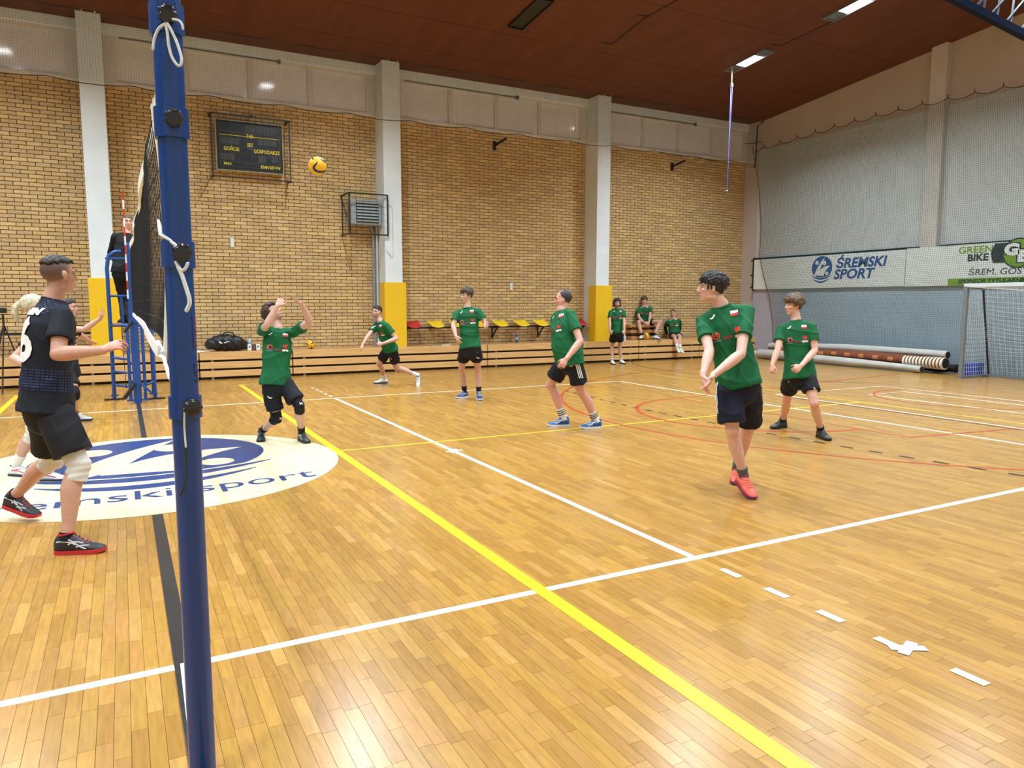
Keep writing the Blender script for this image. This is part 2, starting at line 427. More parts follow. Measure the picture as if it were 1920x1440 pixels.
# round floor logo
def emblem():
    """swimmer disc emblem in unit coords: list of (kind, polygon)"""
    L = [('b', ellipse(0, .1, 1, .95, 48))]
    A = list(map(tuple, bez((-.78, -.75), (-.55, .25), (.25, .93), 12)))+list(map(tuple, bez((.25, .93), (-.1, .2), (-.28, -.38), 12)))
    B = list(map(tuple, bez((-.42, -.52), (-.05, .35), (.82, .22), 12)))+list(map(tuple, bez((.82, .22), (.35, -.05), (.2, -.6), 10)))
    L += [('w', A), ('w', B), ('w', ellipse(-.5, .52, .17, .17, 16)), ('w', ellipse(.22, .48, .19, .19, 16)), ('w', ellipse(.52, -.38, .15, .15, 16))]
    Wv = list(map(tuple, bez((-1.05, -.35), (-.2, -1.0), (1.05, -.42), 14)))+[(1.2, -1.3), (-1.2, -1.3)]
    L += [('w', Wv)]
    L += [('b', band(bez((-1.0, -.48), (-.1, -1.12), (.98, -.5), 16), [.02+.15*math.sin(math.pi*i/15) for i in range(16)]))]
    L += [('b', band(bez((-.86, -.78), (-.1, -1.38), (.8, -.78), 16), [.02+.13*math.sin(math.pi*i/15) for i in range(16)]))]
    return L
logo = mesh_obj('centre_logo', [(x, y, .0042) for x, y in ellipse(0, 4.5, 1.82, 1.82, 72)]+[(x, y, .0006) for x, y in ellipse(0, 4.5, 1.82, 1.82, 72)],
                [tuple(range(72))]+[((i+1) % 72, i, 72+i, 72+(i+1) % 72) for i in range(72)], m_cream, floor)
logo['label'] = 'round cream floor logo'
for i, (k, poly) in enumerate(emblem()):
    place2d('logo_shape', shape_polys([poly]), (.04, 4.93, .0046+.0002*i), (1.12, 0, 0), (0, 1.16, 0), m_navy if k == 'b' else m_cream, logo)
tx = shape_text('śremski sport', .44, xs=1.13, step=.2)
V2 = tx[0].copy(); u = V2[:, 0]/1.55
place2d('logo_text', (np.stack([V2[:, 0], V2[:, 1]+.13*u*u], 1), tx[1]), (-.03, 3.36, .0066), (1, .03, 0), (0, 1, 0), m_navy, logo)

# ---- brick wall
PILX = (-6.5, -.455, 5.63, 11.66); PW = .43
wall_back = empty('wall_back', (5, Y1, 0), kind='structure')
mb = MB(); mb.b2((X0, Y1+.0, 0), (X1+.1, Y1+.3, 6.05)); mb.build('mortar_bed', m_mortar, wall_back)
BT = []
for i in range(20):
    b = np.array(srgb(209, 176, 124))*(.84+.3*RNG.random()); b = b*np.array([1, .97+.06*RNG.random(), .88+.24*RNG.random()]); BT.append(b)
BT = np.array(BT); BL, BH, BJ = .262, .0785, .012
bc = []
for r_ in range(0, 77):
    z = 6.03-(r_+1)*BH
    x = -8.2+(BL/2 if r_ % 2 else 0)
    while x < X1: bc.append((x, z, RNG.integers(20), RNG.random()*.004)); x += BL
bc = np.array(bc); bcen = np.stack([bc[:, 0]+BL/2, np.full(len(bc), Y1), bc[:, 1]+BH/2], 1)
d = bcen-CAM; z = d@CF; px = 960+FOC*(d@CR)/z; py = 720-FOC*(d@CU)/z
free = np.ones(len(bc), bool)
for p_ in PILX: free &= ~((bcen[:, 0] > p_-.45) & (bcen[:, 0] < p_+.35))
vis = (px > 5) & (px < 1400) & (py > 120) & (py < 655) & free & (bc[:, 0]+BL < X1) & (bcen[:, 2] > .75); vis &= ~((px < 250) & (py > 460)) & ~((px > 270) & (px < 400))
q = z.copy(); q[~vis] = 1e9; near = set(np.argsort(q)[:300].tolist())
rest = np.array([i for i in range(len(bc)) if i not in near]); c = bc[rest]
lo = np.stack([c[:, 0]+BJ/2, np.full(len(c), Y1-.012)-c[:, 3], c[:, 1]+BJ/2], 1); hi = np.stack([np.minimum(c[:, 0]+BL-BJ/2, X1), np.full(len(c), Y1+.01), c[:, 1]+BH-BJ/2], 1)
V, F, T = slabs(lo, hi, BT[c[:, 2].astype(int)])
f = np.array([CUBE_F[i] for i in (0, 1, 2, 3, 5)]); F = (f[None]+np.arange(len(c))[:, None, None]*8).reshape(-1, 4)
o = mesh_obj('brick_field', V, F, m_brick, wall_back, cols=T); o['kind'] = 'stuff'
bm_ = []
for i in range(20):
    a = np.array([[-BL/2+BJ/2, -.014, -BH/2+BJ/2]]); b = -a.copy(); b[0, 1] = .01
    V, _, T = slabs(a, b, BT[i:i+1]); me = bpy.data.meshes.new('brick'); me.from_pydata(V.tolist(), [], [CUBE_F[k] for k in (0, 1, 2, 3, 5)]); me.materials.append(m_brick)
    at_ = me.color_attributes.new('tint', 'FLOAT_COLOR', 'POINT'); q = np.ones((8, 4)); q[:, :3] = T; at_.data.foreach_set('color', q.ravel()); bm_.append(me)
for i in sorted(near):
    o = bpy.data.objects.new('brick', bm_[int(bc[i, 2])]); COL.objects.link(o); o.parent = wall_back; o.location = Vector(bcen[i])-wall_back.location
for p_ in PILX:
    mb = MB(); mb.b2((p_-PW/2, 13.45, 0), (p_+PW/2, Y1+.01, 7.32)); mb.build('pillar', m_white, wall_back, bevel=.012)
mb = MB(); mb.b2((X0, 13.93, 7.02), (X1, Y1+.3, 7.25)); mb.b2((X0, 13.98, 7.0), (X1, Y1+.1, 7.05)); mb.build('head_beam', m_white, wall_back)
# window bays
bays = [(-6.2, -.68), (-.24, 5.41), (5.85, 11.44), (11.88, 17.5)]
for bi, (xa, xb) in enumerate(bays):
    wn = empty('window_%d' % (bi+1), ((xa+xb)/2, Y1, 6.05), kind='structure')
    mb = MB(); yf0, yf1 = Y1-.06, Y1+.06
    xe = [xa+.22, xa+.22+(xb-xa-.44)*.25, (xa+xb)/2, xa+.22+(xb-xa-.44)*.75, xb-.22]
    mb.b2((xa, yf0, 6.03), (xb, yf1, 6.11)); mb.b2((xa, yf0, 6.93), (xb, yf1, 7.03))
    mb.b2((xa, yf0, 6.1), (xe[0], yf1, 6.94)); mb.b2((xe[4], yf0, 6.1), (xb, yf1, 6.94))
    for k in (1, 2, 3): mb.b2((xe[k]-.05, yf0-.0, 6.1), (xe[k]+.05, yf1, 6.94))
    mb.build('window_frame', m_frame, wn, bevel=.006)
    for k in range(4):
        p = MB(); p.b2((xe[k]-.02, Y1-.01, 6.08), (xe[k+1]+.02, Y1+.03, 6.96)); p.build('pane', m_pane, wn)
    if bi: 
        mb = MB(); mb.bar((xa+.3, Y1-.08, 6.97), (xb-2.2, Y1-.08, 6.97), .02, .02); mb.box((xb-2.2, Y1-.1, 6.96), (.05, .06, .09)); mb.build('opening_rod', m_grey, wn)
# side walls, end wall
we = empty('wall_right', (X1, 4, 0), kind='structure')
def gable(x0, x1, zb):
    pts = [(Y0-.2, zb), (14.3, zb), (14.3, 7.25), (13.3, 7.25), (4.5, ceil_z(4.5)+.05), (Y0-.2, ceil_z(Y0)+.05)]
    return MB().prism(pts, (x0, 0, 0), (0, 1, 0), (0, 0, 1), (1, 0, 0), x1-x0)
gable(X1, X1+.3, 6.33).build('upper_wall', mat('plaster_painted_shade', srgb(186, 172, 158), .8, var=.05, scale=1.5), we)  # shade above the lamps' light cone painted in as a darker plaster tone
MB().b2((X1, Y0-.2, 3.0), (X1+.3, 14.3, 6.33)).build('middle_wall', mat('pale_grey_wall', srgb(196, 198, 196), .7, var=.05, scale=2), we)
mb = MB(); mb.b2((X1-.13, Y0-.2, 0), (X1+.3, 13.4, 2.5)); mb.b2((X1, 13.4, 0), (X1+.3, 14.3, 3.0)); mb.b2((X1-.0, Y0-.2, 2.4), (X1+.3, 14.3, 3.05)); mb.build('lower_wall', m_greyw, we)
mb = MB(); mb.b2((X1-.14, 12.3, 0), (X1-.12, 13.4, 2.2)); mb.build('corner_panel', m_lilac, we)
mb = MB(); mb.b2((X1-.02, 13.5, 0), (X1+.01, Y1, 7.2)); mb.build('corner_strip', mat('mauve_beige_paint', srgb(192, 180, 174), .7), we)
mb = MB(); mb.b2((X1-.17, 7.60, 2.4), (X1+.01, 8.0, 7.76)); mb.build('pillar', m_plaster, we, bevel=.01)
wl = MB(); gable(X0-.3, X0, 0).build('wall_left', m_plaster, kind='structure')
mb = MB(); mb.b2((X0, Y0-.3, 0), (X1, Y0, 7.4)); mb.build('wall_front', mat('pale_wall', srgb(205, 200, 190), .8), kind='structure')
# ceiling
mb = MB()
pts = [(14.4, 7.2), (13.3, 7.2), (4.5, ceil_z(4.5)), (Y0-.3, ceil_z(Y0-.3)), (Y0-.3, 8.6), (14.4, 8.6)]
mb.prism([(a, b) for a, b in pts], (X0-.3, 0, 0), (0, 1, 0), (0, 0, 1), (1, 0, 0), X1-X0+.6)
ceil = mb.build('ceiling', m_ceil, kind='structure')
def cpoint(x, y, dz=0): return np.array([x, y, ceil_z(y)+dz])
def on_ceil(mbx, a, b, wd, th):
    A = cpoint(*a); B = cpoint(*b); mbx.bar(A, B, wd, th, (0, 0, 1))
m_seam = mat('dark_seam', srgb(36, 16, 10), .8)
for seq in ([(9.64, 10.75), (9.93, 10.74), (9.84, 9.46), (9.97, 8.62), (9.9, 5.6)], [(13.42, 9.34), (13.71, 9.32), (13.79, 8.02)], [(9.6, 9.4), (9.9, 9.35)]):
    s = MB()
    for a, b in zip(seq[:-1], seq[1:]): on_ceil(s, a, b, .045, .01)
    s.build('ceiling_seam', m_seam, ceil)
for y in (12.6, 11.2, 8.9, 6.3):
    s = MB(); on_ceil(s, (-9, y), (17.4, y), .012, .006); s.build('ceiling_seam', mat('board_seam', srgb(70, 32, 18), .8), ceil)
# ceiling lamps
m_emit = mat('lamp_glow', (1, 1, 1), emit=((.93, .97, 1.0), 26.0))
m_off = mat('lamp_dark_recess', srgb(22, 26, 26), .35)
m_refl = mat('lamp_reflector', srgb(150, 160, 165), .2, metal=.8)
def lamp_labels(x, y, lit):
    if not lit: return 'unlit dark ceiling light slot above the brick wall'
    if x == 13.6 and y == 10.2: return 'lit ceiling light with a blue cord hanging beneath it'
    if x == 13.6 and y == 7.3: return 'lit ceiling light cut by the top edge, nearer than the one with the cord'
    return None
for (x, y, lit) in LAMPS:
    lb = lamp_labels(x, y, lit)
    t = empty('ceiling_light', cpoint(x, y), lb or 'ceiling light outside the photo, %s row from the brick wall, %s from the end wall' % ({10.2: 'first', 7.3: 'second', 3.9: 'third', .9: 'fourth', -2.2: 'fifth'}[y], {13.6: 'first', 9.6: 'second', 3.6: 'third', -2.3: 'fourth', -8.3: 'fifth', -14.3: 'sixth'}[x]), 'ceiling light', 'ceiling lights')
    s = .1 if y > 4.5 else -.1
    ay = nrm((0, 1, -s)); ax = np.array([1.0, 0, 0]); az = np.cross(ax, ay); A3 = np.array([ax, ay, az]); c0 = cpoint(x, y)
    fr = MB()
    for dx in (-.17, .17): fr.box(c0+ax*dx-az*.02, (.025, 1.3, .05), A3)
    for dy in (-.64, .64): fr.box(c0+ay*dy-az*.02, (.34, .025, .05), A3)
    fr.build('lamp_frame', m_grey if lit else m_off, t)
    if lit:
        MB().box(c0+ay*.46-az*.012, (.31, .34, .02), A3).build('reflector', m_refl, t)
        MB().box(c0-ay*.46-az*.012, (.31, .34, .02), A3).build('reflector', m_refl, t)
        MB().box(c0-az*.014, (.30, .58, .02), A3).build('diffuser', m_emit, t)
    else:
        MB().box(c0-az*.012, (.31, 1.26, .02), A3).build('slot_cover', m_off, t)
# cord hanging from the ceiling
ct = empty('hanging_cord', cpoint(13.6, 10.75, 0), 'thin blue cord hanging from the ceiling beside the end wall', 'cord')
m_cord = mat('violet_cord', srgb(92, 88, 170), .6)
MB().tube([(13.6, 10.75, 7.44), (13.6, 10.75, 7.1)], .012, 6).build('cord', mat('pale_strap', srgb(200, 160, 130), .6), ct)
MB().box((13.6, 10.75, 7.06), (.06, .05, .09)).build('hook', m_grey, ct)
MB().tube([(13.58, 10.75, 7.03), (13.56, 10.75, 4.5)], .009, 6).tube([(13.63, 10.75, 7.03), (13.58, 10.75, 5.5), (13.56, 10.75, 4.5)], .006, 6).build('cord', m_cord, ct)
MB().ell((13.56, 10.75, 4.46), .03).build('hook', m_grey, ct)
# pads on the pillars
for i, p_ in enumerate(PILX[1:]):
    mb = MB(); mb.b2((p_-.27, 13.37, .575), (p_+.27, 13.445, 2.12)); mb.b2((p_-.27, 13.445, .575), (p_-PW/2-.012, 13.72, 2.12)); mb.b2((p_+PW/2+.012, 13.445, .575), (p_+.27, 13.72, 2.12))
    o = mb.build('pillar_pad', m_yel, bevel=.008)
    tag(o, ['yellow pad on the pillar behind the referee stand', 'yellow pad on the middle pillar left of the red seat', 'yellow pad on the pillar beside the standing long-haired player'][i], 'wall pad', 'pillar pads')
# ---- safety nets
def netting(name, fn, U, Vv, nu, nv, r, m, ku=12, kv=12):
    L = []
    for i in range(nu+1):
        u = U[0]+(U[1]-U[0])*i/nu; L.append([fn(u, v) for v in np.linspace(*Vv, kv+1)])
    for j in range(nv+1):
        v = Vv[0]+(Vv[1]-Vv[0])*j/nv; L.append([fn(u, v) for u in np.linspace(*U, ku+1)])
    V, F = strands(L, r); return V, F
tn = empty('window_netting', (5, 13.36, 5.9), 'fine dark safety netting hung before the high windows', 'net')
V, F = netting('n', lambda u, v: (u, 13.36+.02*math.sin(u*2.1), v+.02*math.sin(u*3)), (-7, 17.3), (5.93, 7.2), 520, 28, .0014, m_netdk, 60, 1)
o = mesh_obj('mesh', V, F, m_netdk, tn); o['kind'] = 'stuff'
def ropeline(x):
    k = (x+7) % 1.45/1.45; return (x, 13.35, 5.9-.07*4*k*(1-k)*.9)
MB().tube([ropeline(x) for x in np.arange(-7, 17.3, .12)], .009, 5).build('edge_rope', m_netbr, tn)
MB().tube([(x, 13.35, 7.21-.02*abs(math.sin(x*2))) for x in np.arange(-7, 17.3, .3)], .009, 5).build('edge_rope', m_netbr, tn)
for p_ in PILX:
    for dx in (-.1, .12): MB().tube([(p_+dx, 13.42, 7.3), (p_+dx+.02, 13.36, 7.24), (p_+dx, 13.34, 7.18)], .012, 6).build('net_hook', m_white, tn)
# end wall net: draped from a scalloped rope, left edge curving in
hk = [(17.15, 12.85, 6.33)]
tn = empty('end_wall_net', (17.1, 6, 0), 'tall dark safety net draped along the grey end wall', 'net')
def ledge(z):  # y of the left edge at height z
    zz = np.array([0, .5, 1.1, 1.8, 2.4, 3.1, 4.0, 5.1, 6.1, 6.5]); yy = np.array([12.33, 12.36, 12.42, 12.56, 12.8, 13.02, 13.0, 13.14, 13.38, 13.5])
    return float(np.interp(z, zz, yy))
def topz(y): return 6.38+.07*math.cos((y-9)*.6)
def scal(y):
    k = (y % .62)/.62; return topz(y)-.34*k*(1-k)
def fend(u, v):   # u: 0 left edge ->1 right (y=-1), v: 0 bottom -> 1 top
    z = v*6.3
    yl = ledge(z); y = yl+(-1-yl)*u
    z2 = z if v < .999 else z
    x = 17.2-.04*math.sin(v*3.1)-.03*math.sin(u*14+v*3)
    if v > .9: z2 = z+(scal(y)-6.3)*((v-.9)/.1)
    return (x, y, z2)
V, F = netting('e', fend, (0, 1), (0, 1), 300, 138, .0031, m_netdk, 110, 26)
o = mesh_obj('mesh', V, F, m_netdk, tn); o['kind'] = 'stuff'
MB().tube([(17.17, y, scal(y)) for y in np.arange(-1, 13.45, .062)], .009, 5).build('edge_rope', m_netbr, tn)
MB().tube([(17.17, ledge(z), z) for z in np.linspace(0, 6.45, 30)], .008, 5).build('edge_rope', m_netbr, tn)
for y in np.arange(-.62, 13.3, .62): MB().tube([(17.17, y, topz(y)-.01), (17.17, y, topz(y)+.07)], .012, 5).build('net_hook', m_netbr, tn)
MB().tube([(17.42, 13.3, 7.15), (17.2, 13.32, 7.0), (17.15, 13.3, 6.0), (17.12, 13.3, 5.75)], .018, 6).build('drop_cord', m_black, tn)
MB().tube([(17.3, 13.9, 6.6), (17.1, 13.5, 6.5), (17.05, 13.0, 6.45)], .014, 6).build('drop_cord', m_netbr, tn)
MB().tube([(13.5+k*.2, 13.35, 5.88) for k in range(2)]+[(17.1, 13.3, 5.75)], .008, 5).build('drop_cord', m_netbr, tn)
# ================================================================== BLEACHER BENCH
m_pine = mat('varnished_pine', srgb(218, 172, 112), .42, spec=.5, var=.16, scale=3, stretch=(.7, 6, 14), bump=.1, bscale=20)
m_pinetop = mat('bench_top_wood', srgb(190, 140, 84), .4, var=.12, scale=3, stretch=(.7, 8, 8))
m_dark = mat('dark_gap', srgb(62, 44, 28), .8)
m_zinc = mat('zinc_bolt', srgb(170, 172, 170), .35, metal=.8)
SEAMS = [-6.4, -3.6, -1.0, 1.23, 3.16, 8.01, 12.81, 15.08, 17.42]
for i in range(len(SEAMS)-1):
    a, b = SEAMS[i]+.012, SEAMS[i+1]-.012
    lab = ['section far left out of view', 'section at the far left edge', 'section behind the referee stand', 'section behind the blue post carrying the sports bag', 'long section behind the crouching setter with the resting ball',
           'long section under the wall seats', 'section behind the bearded and bench sitting players', 'last section next to the end wall corner'][i]
    t = empty('folded_bleacher', ((a+b)/2, 13.25, 0), 'folded pine bleacher, '+lab, 'bleacher', 'folded bleachers along the brick wall')
    for z0, z1, dy in ((.42, .585, 0), (.235, .375, .0), (.055, .19, .0)):
        n_ = 3 if b-a > 4 else 2 if b-a > 2.2 else 1
        MB().b2((a, 13.25+dy, z0), (b, 13.285+dy, z1)).build('front_board', m_pine, t, bevel=.004)
    MB().b2((a, 13.27, .555), (b, 14.0, .583)).build('top_board', m_pinetop, t)
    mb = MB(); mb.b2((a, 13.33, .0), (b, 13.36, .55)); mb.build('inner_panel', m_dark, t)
    for x in np.linspace(a+.25, b-.25, 3 if b-a > 3 else 2):
        mb = MB(); mb.b2((x-.025, 13.29, .0), (x+.025, 13.33, .55)); mb.build('bracket', m_zinc, t)
        for z in (.40, .21): MB().ell((x, 13.285, z), (.018, .012, .018), None, 8, 6).build('bolt', m_zinc, t)
# ---- flip seats on the wall
m_red = mat('red_seat', srgb(196, 34, 36), .35)
m_seaty = mat('yellow_seat', srgb(238, 196, 30), .35)
def seat(xc, m, lab):
    t = empty('flip_chair', (xc, 13.9, 1.0), lab, 'seat', 'flip seats on the brick wall')
    V = []; nx, ny = 7, 7
    for j in range(ny):
        v = j/(ny-1)
        for i in range(nx):
            u = i/(nx-1)*2-1; wv = .2-.035*v
            V.append((xc+u*wv, 13.95-v*.36, 1.155-.13*v+.03*u*u+.02*(1-v)**3))
    F = [(j*nx+i, j*nx+i+1, (j+1)*nx+i+1, (j+1)*nx+i) for j in range(ny-1) for i in range(nx-1)]
    o = mesh_obj('seat_shell', V, F, m, t, smooth=True); q = o.modifiers.new('s', 'SOLIDIFY'); q.thickness = .012; q.offset = 0
    return t
sx = [(6.2, 'r'), (6.82, 'y'), (7.42, 'y'), (8.02, 'y'), (8.64, 'y'), (9.27, 'y'), (9.87, 'y'), (10.5, 'y'), (11.1, 'r')]
names = ['red wall seat beside the middle yellow pillar pad', 'yellow wall seat second from the middle pillar', 'yellow wall seat half hidden by the tall standing player\'s sleeve', 'yellow wall seat behind the tall standing player\'s hand',
         'yellow wall seat right of the tall standing player', 'yellow wall seat third right of the tall player, above the bottle', 'yellow wall seat left of the stout player', 'yellow wall seat hidden behind the stout player\'s chest', 'red wall seat right behind the stout player by the pillar']
for (x, k), nme in zip(sx, names): seat(x, m_red if k == 'r' else m_seaty, nme)
for x, nme in ((-2.9, 'yellow wall seat at the left edge behind the tripod'), (-1.65, 'yellow wall seat hidden behind the number six player')): seat(x, m_seaty, nme)
t = empty('seat_rail', (8.6, 13.9, 1), 'black seat rail with angle brackets between the middle and right pillars', 'rail')
MB().bar((5.95, 13.85, 1.015), (11.35, 13.85, 1.015), .03, .05).build('rail', m_black, t)
def bracket(x, t):
    mb = MB(); mb.bar((x, 13.62, 1.0), (x, 14.04, 1.0), .03, .035); mb.bar((x, 13.98, .72), (x, 13.98, 1.0), .035, .03); mb.bar((x, 13.68, .99), (x, 13.98, .72), .03, .03); mb.build('bracket', m_black, t)
for x in (6.0, 8.5, 9.9, 11.2): bracket(x, t)
t = empty('seat_rail', (-2.5, 13.9, 1), 'black seat rail behind the tripod at the left edge', 'rail')
MB().bar((-6, 13.85, 1.015), (-.75, 13.85, 1.015), .03, .05).build('rail', m_black, t)
for x in (-4, -2.55, -1.2): bracket(x, t)
# ---- scoreboard
t = empty('scoreboard', (2.5, 13.8, 4.5), 'black scoreboard with yellow lettering on the brick wall', 'scoreboard')
MB().b2((1.80, 13.78, 4.49), (3.20, 13.93, 5.55)).build('frame', mat('board_edge', srgb(190, 185, 160), .5), t, bevel=.006)
MB().b2((1.815, 13.772, 4.505), (3.185, 13.79, 5.535)).build('face', mat('board_black', srgb(14, 18, 20), .4), t)
m_bl = mat('board_line', srgb(96, 96, 84), .5); m_by = mat('board_yellow', srgb(232, 214, 60), .5); m_bg = mat('digit_window', srgb(58, 60, 62), .5)
def bp(x, z): return 1.85+x*1.3, 4.54+z*.96
BY = 13.768
def bquad(nm, x0, z0, x1, z1, m, dy=0):
    a, b = bp(x0, z0); c, d = bp(x1, z1); MB().b2((a, BY-.002-dy, b), (c, BY-dy, d)).build(nm, m, t)
for q in ((.43, .82, .95, .97), (.03, .52, .33, .67), (.62, .55, .93, .70), (.02, .17, .25, .32), (.62, .17, .75, .32), (.83, .19, .95, .34), (.45, .42, .55, .52)): bquad('digit_window', *q, m_bg, .001)
for q in ((.02, .79, .98, .798), (.02, .50, .98, .505), (.02, .34, .98, .345), (.02, .15, .98, .155), (.02, .03, .98, .035), (.02, .99, .98, .995)): bquad('rule_line', *q, m_bl, .002)
bquad('rule_line', .02, .715, .98, .727, m_by, .002); bquad('rule_line', .02, .02, .025, .99, m_bl, .002); bquad('rule_line', .975, .02, .98, .99, m_bl, .002)
for k in range(14): bquad('digit_bar', .45+k*.036, .83, .452+k*.036, .96, m_bl, .003)
for s_, x, z, sz in (('GOŚCIE', .2, .42, .13), ('GOSPODARZE', .765, .41, .125), ('SET', .5, .535, .12), ('7n0:', .5, .73, .13), ('FAULE', .13, .09, .08), ('ETAN SETÓW', .82, .07, .10)):
    a, b = bp(x, z); place2d('lettering', shape_text(s_, sz*.86, xs=.78, bold=.003), (a, BY-.005, b), (1, 0, 0), (0, 0, 1), m_by, t)
# wire cage of scoreboard
t = empty('scoreboard_cage', (2.5, 13.6, 4.3), 'thin black wire cage around the scoreboard', 'cage')
xa, xb, za, zb, ya = 1.70, 3.31, 4.32, 5.62, 13.58
mb = MB()
for z in (za, zb): mb.bar((xa, ya, z), (xb, ya, z), .02, .02); mb.bar((xa, ya, z), (xa, 14.04, z), .02, .02); mb.bar((xb, ya, z), (xb, 14.04, z), .02, .02)
for x in (xa, xb): mb.bar((x, ya, za), (x, ya, zb), .02, .02)
for x, z in ((xa, za), (xa, zb), (xb, zb), (xb, za), (2.52, zb+.04)): mb.bar((x, 13.5, z-.03), (x, 14.04, z+.06), .03, .03)
mb.build('cage_frame', m_black, t)
L = [[(x, ya, za), (x, ya, zb)] for x in np.arange(xa+.15, xb, .15)]+[[(xa, ya, z), (xb, ya, z)] for z in np.arange(za+.15, zb, .16)]
for xx in (xa, xb): L += [[(xx, y, za), (xx, y, zb)] for y in (13.7, 13.85)]+[[(xx, ya, z), (xx, 14.04, z)] for z in np.arange(za+.15, zb, .15)]
V, F = strands(L, .0028); mesh_obj('cage_wire', V, F, m_black, t)['kind'] = 'stuff'
# ---- heater with cage
t = empty('unit_heater', (5.0, 13.7, 3.4), 'grey unit heater with dark horizontal louvres on the brick wall', 'heater')
hx0, hx1, hz0, hz1 = 4.66, 5.40, 3.46, 4.04
MB().b2((hx0, 13.6, hz0), (hx1, 13.95, hz1)).build('casing', mat('heater_shell', srgb(150, 156, 164), .4), t, bevel=.03)
MB().b2((hx0+.12, 13.585, hz0+.05), (hx1-.08, 13.61, hz1-.04)).build('louvre_recess', mat('louvre_dark', srgb(14, 34, 44), .5), t)
for k in range(7):
    z = hz0+.09+k*.07; MB().bar((hx0+.13, 13.575, z), (hx1-.09, 13.575, z), .03, .018, (0, 1, .6)).build('louvre', mat('louvre_light', srgb(188, 206, 214), .35), t)
MB().b2((5.0, 13.95, 3.6), (5.2, 14.05, 3.9)).build('mount', m_black, t)
t = empty('heater_cage', (5.0, 13.4, 3.2), 'black wire cage standing out around the unit heater', 'cage')
xa, xb, za, zb, ya = 4.56, 5.47, 3.22, 4.14, 13.38
mb = MB()
for z in (za, zb): mb.bar((xa, ya, z), (xb, ya, z), .028, .028); mb.bar((xa, ya, z), (xa-.02, 14.04, z), .028, .028); mb.bar((xb, ya, z), (xb, 14.04, z), .028, .028)
for x in (xa, xb): mb.bar((x, ya, za), (x, ya, zb), .028, .028); mb.bar((x, 14.0, za), (x, 14.0, zb), .022, .022)
mb.build('cage_frame', m_black, t)
L = [[(x, ya, za), (x, ya, zb)] for x in np.arange(xa+.16, xb, .16)]+[[(xa, ya, z), (xb, ya, z)] for z in np.arange(za+.16, zb, .16)]
for xx in (xa, xb): L += [[(xx, y, za), (xx, y, zb)] for y in (13.5, 13.62, 13.75, 13.88)]+[[(xx, ya, z), (xx, 14.04, z)] for z in np.arange(za+.1, zb, .1)]
V, F = strands(L, .003); mesh_obj('cage_wire', V, F, m_black, t)['kind'] = 'stuff'
t = empty('heating_pipes', (5.3, 13.9, .6), 'pair of grey heating pipes running down beside the middle pillar', 'pipes')
m_pipe = mat('pipe_paint', srgb(140, 146, 156), .4)
MB().tube([(5.28, 13.93, .585), (5.28, 13.93, 3.35), (5.2, 13.9, 3.5)], .035, 10).build('pipe', m_pipe, t, smooth=True)
MB().tube([(5.36, 13.9, .585), (5.36, 13.9, 3.6)], .022, 8).build('pipe', mat('pipe_white', srgb(200, 205, 210), .4), t, smooth=True)
MB().tube([(5.44, 13.43, 2.9), (5.55, 13.41, 2.75), (5.58, 13.41, 2.75), (5.58, 13.41, 3.9), (5.5, 13.42, 3.95)], .012, 6).build('handle_rod', m_white, t)
# ---- small wall items
for x, z, lb in ((2.08, 2.96, 'white narrow plate on the brick wall below the scoreboard'), (9.09, 2.08, 'white narrow plate on the brick wall above the yellow seats')):
    o = MB().b2((x-.035, 13.99, z-.1), (x+.035, 14.04, z+.1)).build('wall_plate', m_white, bevel=.006); tag(o, lb, 'plate')
for x, z, y2, lb in ((8.6, 5.7, .42, 'black wall bracket below the windows between the middle and right pillars'), (14.5, 5.68, .5, 'black wall bracket below the windows near the end wall')):
    t = empty('wall_bracket', (x, 14.0, z), lb, 'bracket')
    MB().b2((x-.04, 13.99, z-.12), (x+.04, 14.04, z+.1)).build('plate', m_black, t); MB().bar((x, 14.0, z), (x+.1, 13.55, z+.1), .035, .05).build('arm', m_black, t)
# ================================================================== NET POSTS, NET, REFEREE STAND
def octo(r, n=8, ph=0): return [(r*math.cos(2*math.pi*(i+ph)/n), r*math.sin(2*math.pi*(i+ph)/n)) for i in range(n)]
m_bpost = mat('post_blue_lacquer', srgb(7, 58, 126), .28, spec=.5, coat=.25)
m_knob = mat('black_knob', srgb(18, 18, 20), .22, coat=.4)
m_rope = mat('white_rope', srgb(224, 226, 222), .7, bump=.4, bscale=300)
PXY = np.array([0, -.9])
t = empty('net_post', (0, -.9, 0), 'thick blue net post close to the camera with black star knobs', 'net post')
def postring(r):   # rounded octagon profile
    P = []
    for i in range(8):
        a0 = math.pi/8+i*math.pi/4
        for d in (-.16, 0, .16): P.append((r/math.cos(0)*math.cos(a0+d)*(1.0 if d == 0 else .985), r*math.sin(a0+d)*(1.0 if d == 0 else .985)))
    return P
MB().prism(postring(.0435), (0, -.9, 0), (1, 0, 0), (0, 1, 0), (0, 0, 1), 2.78).build('post_tube', m_bpost, t, smooth=True)
for z0, z1 in ((1.255, 1.325), (1.73, 1.812), (2.125, 2.215), (2.43, 2.518)):
    c = MB().prism(postring(.0515), (0, -.9, z0), (1, 0, 0), (0, 1, 0), (0, 0, 1), z1-z0).build('sliding_collar', m_bpost, t, smooth=True)
fc = nrm(np.array([CAM[0]-0, CAM[1]+.9, 0])+np.array([.25, 0, 0]))
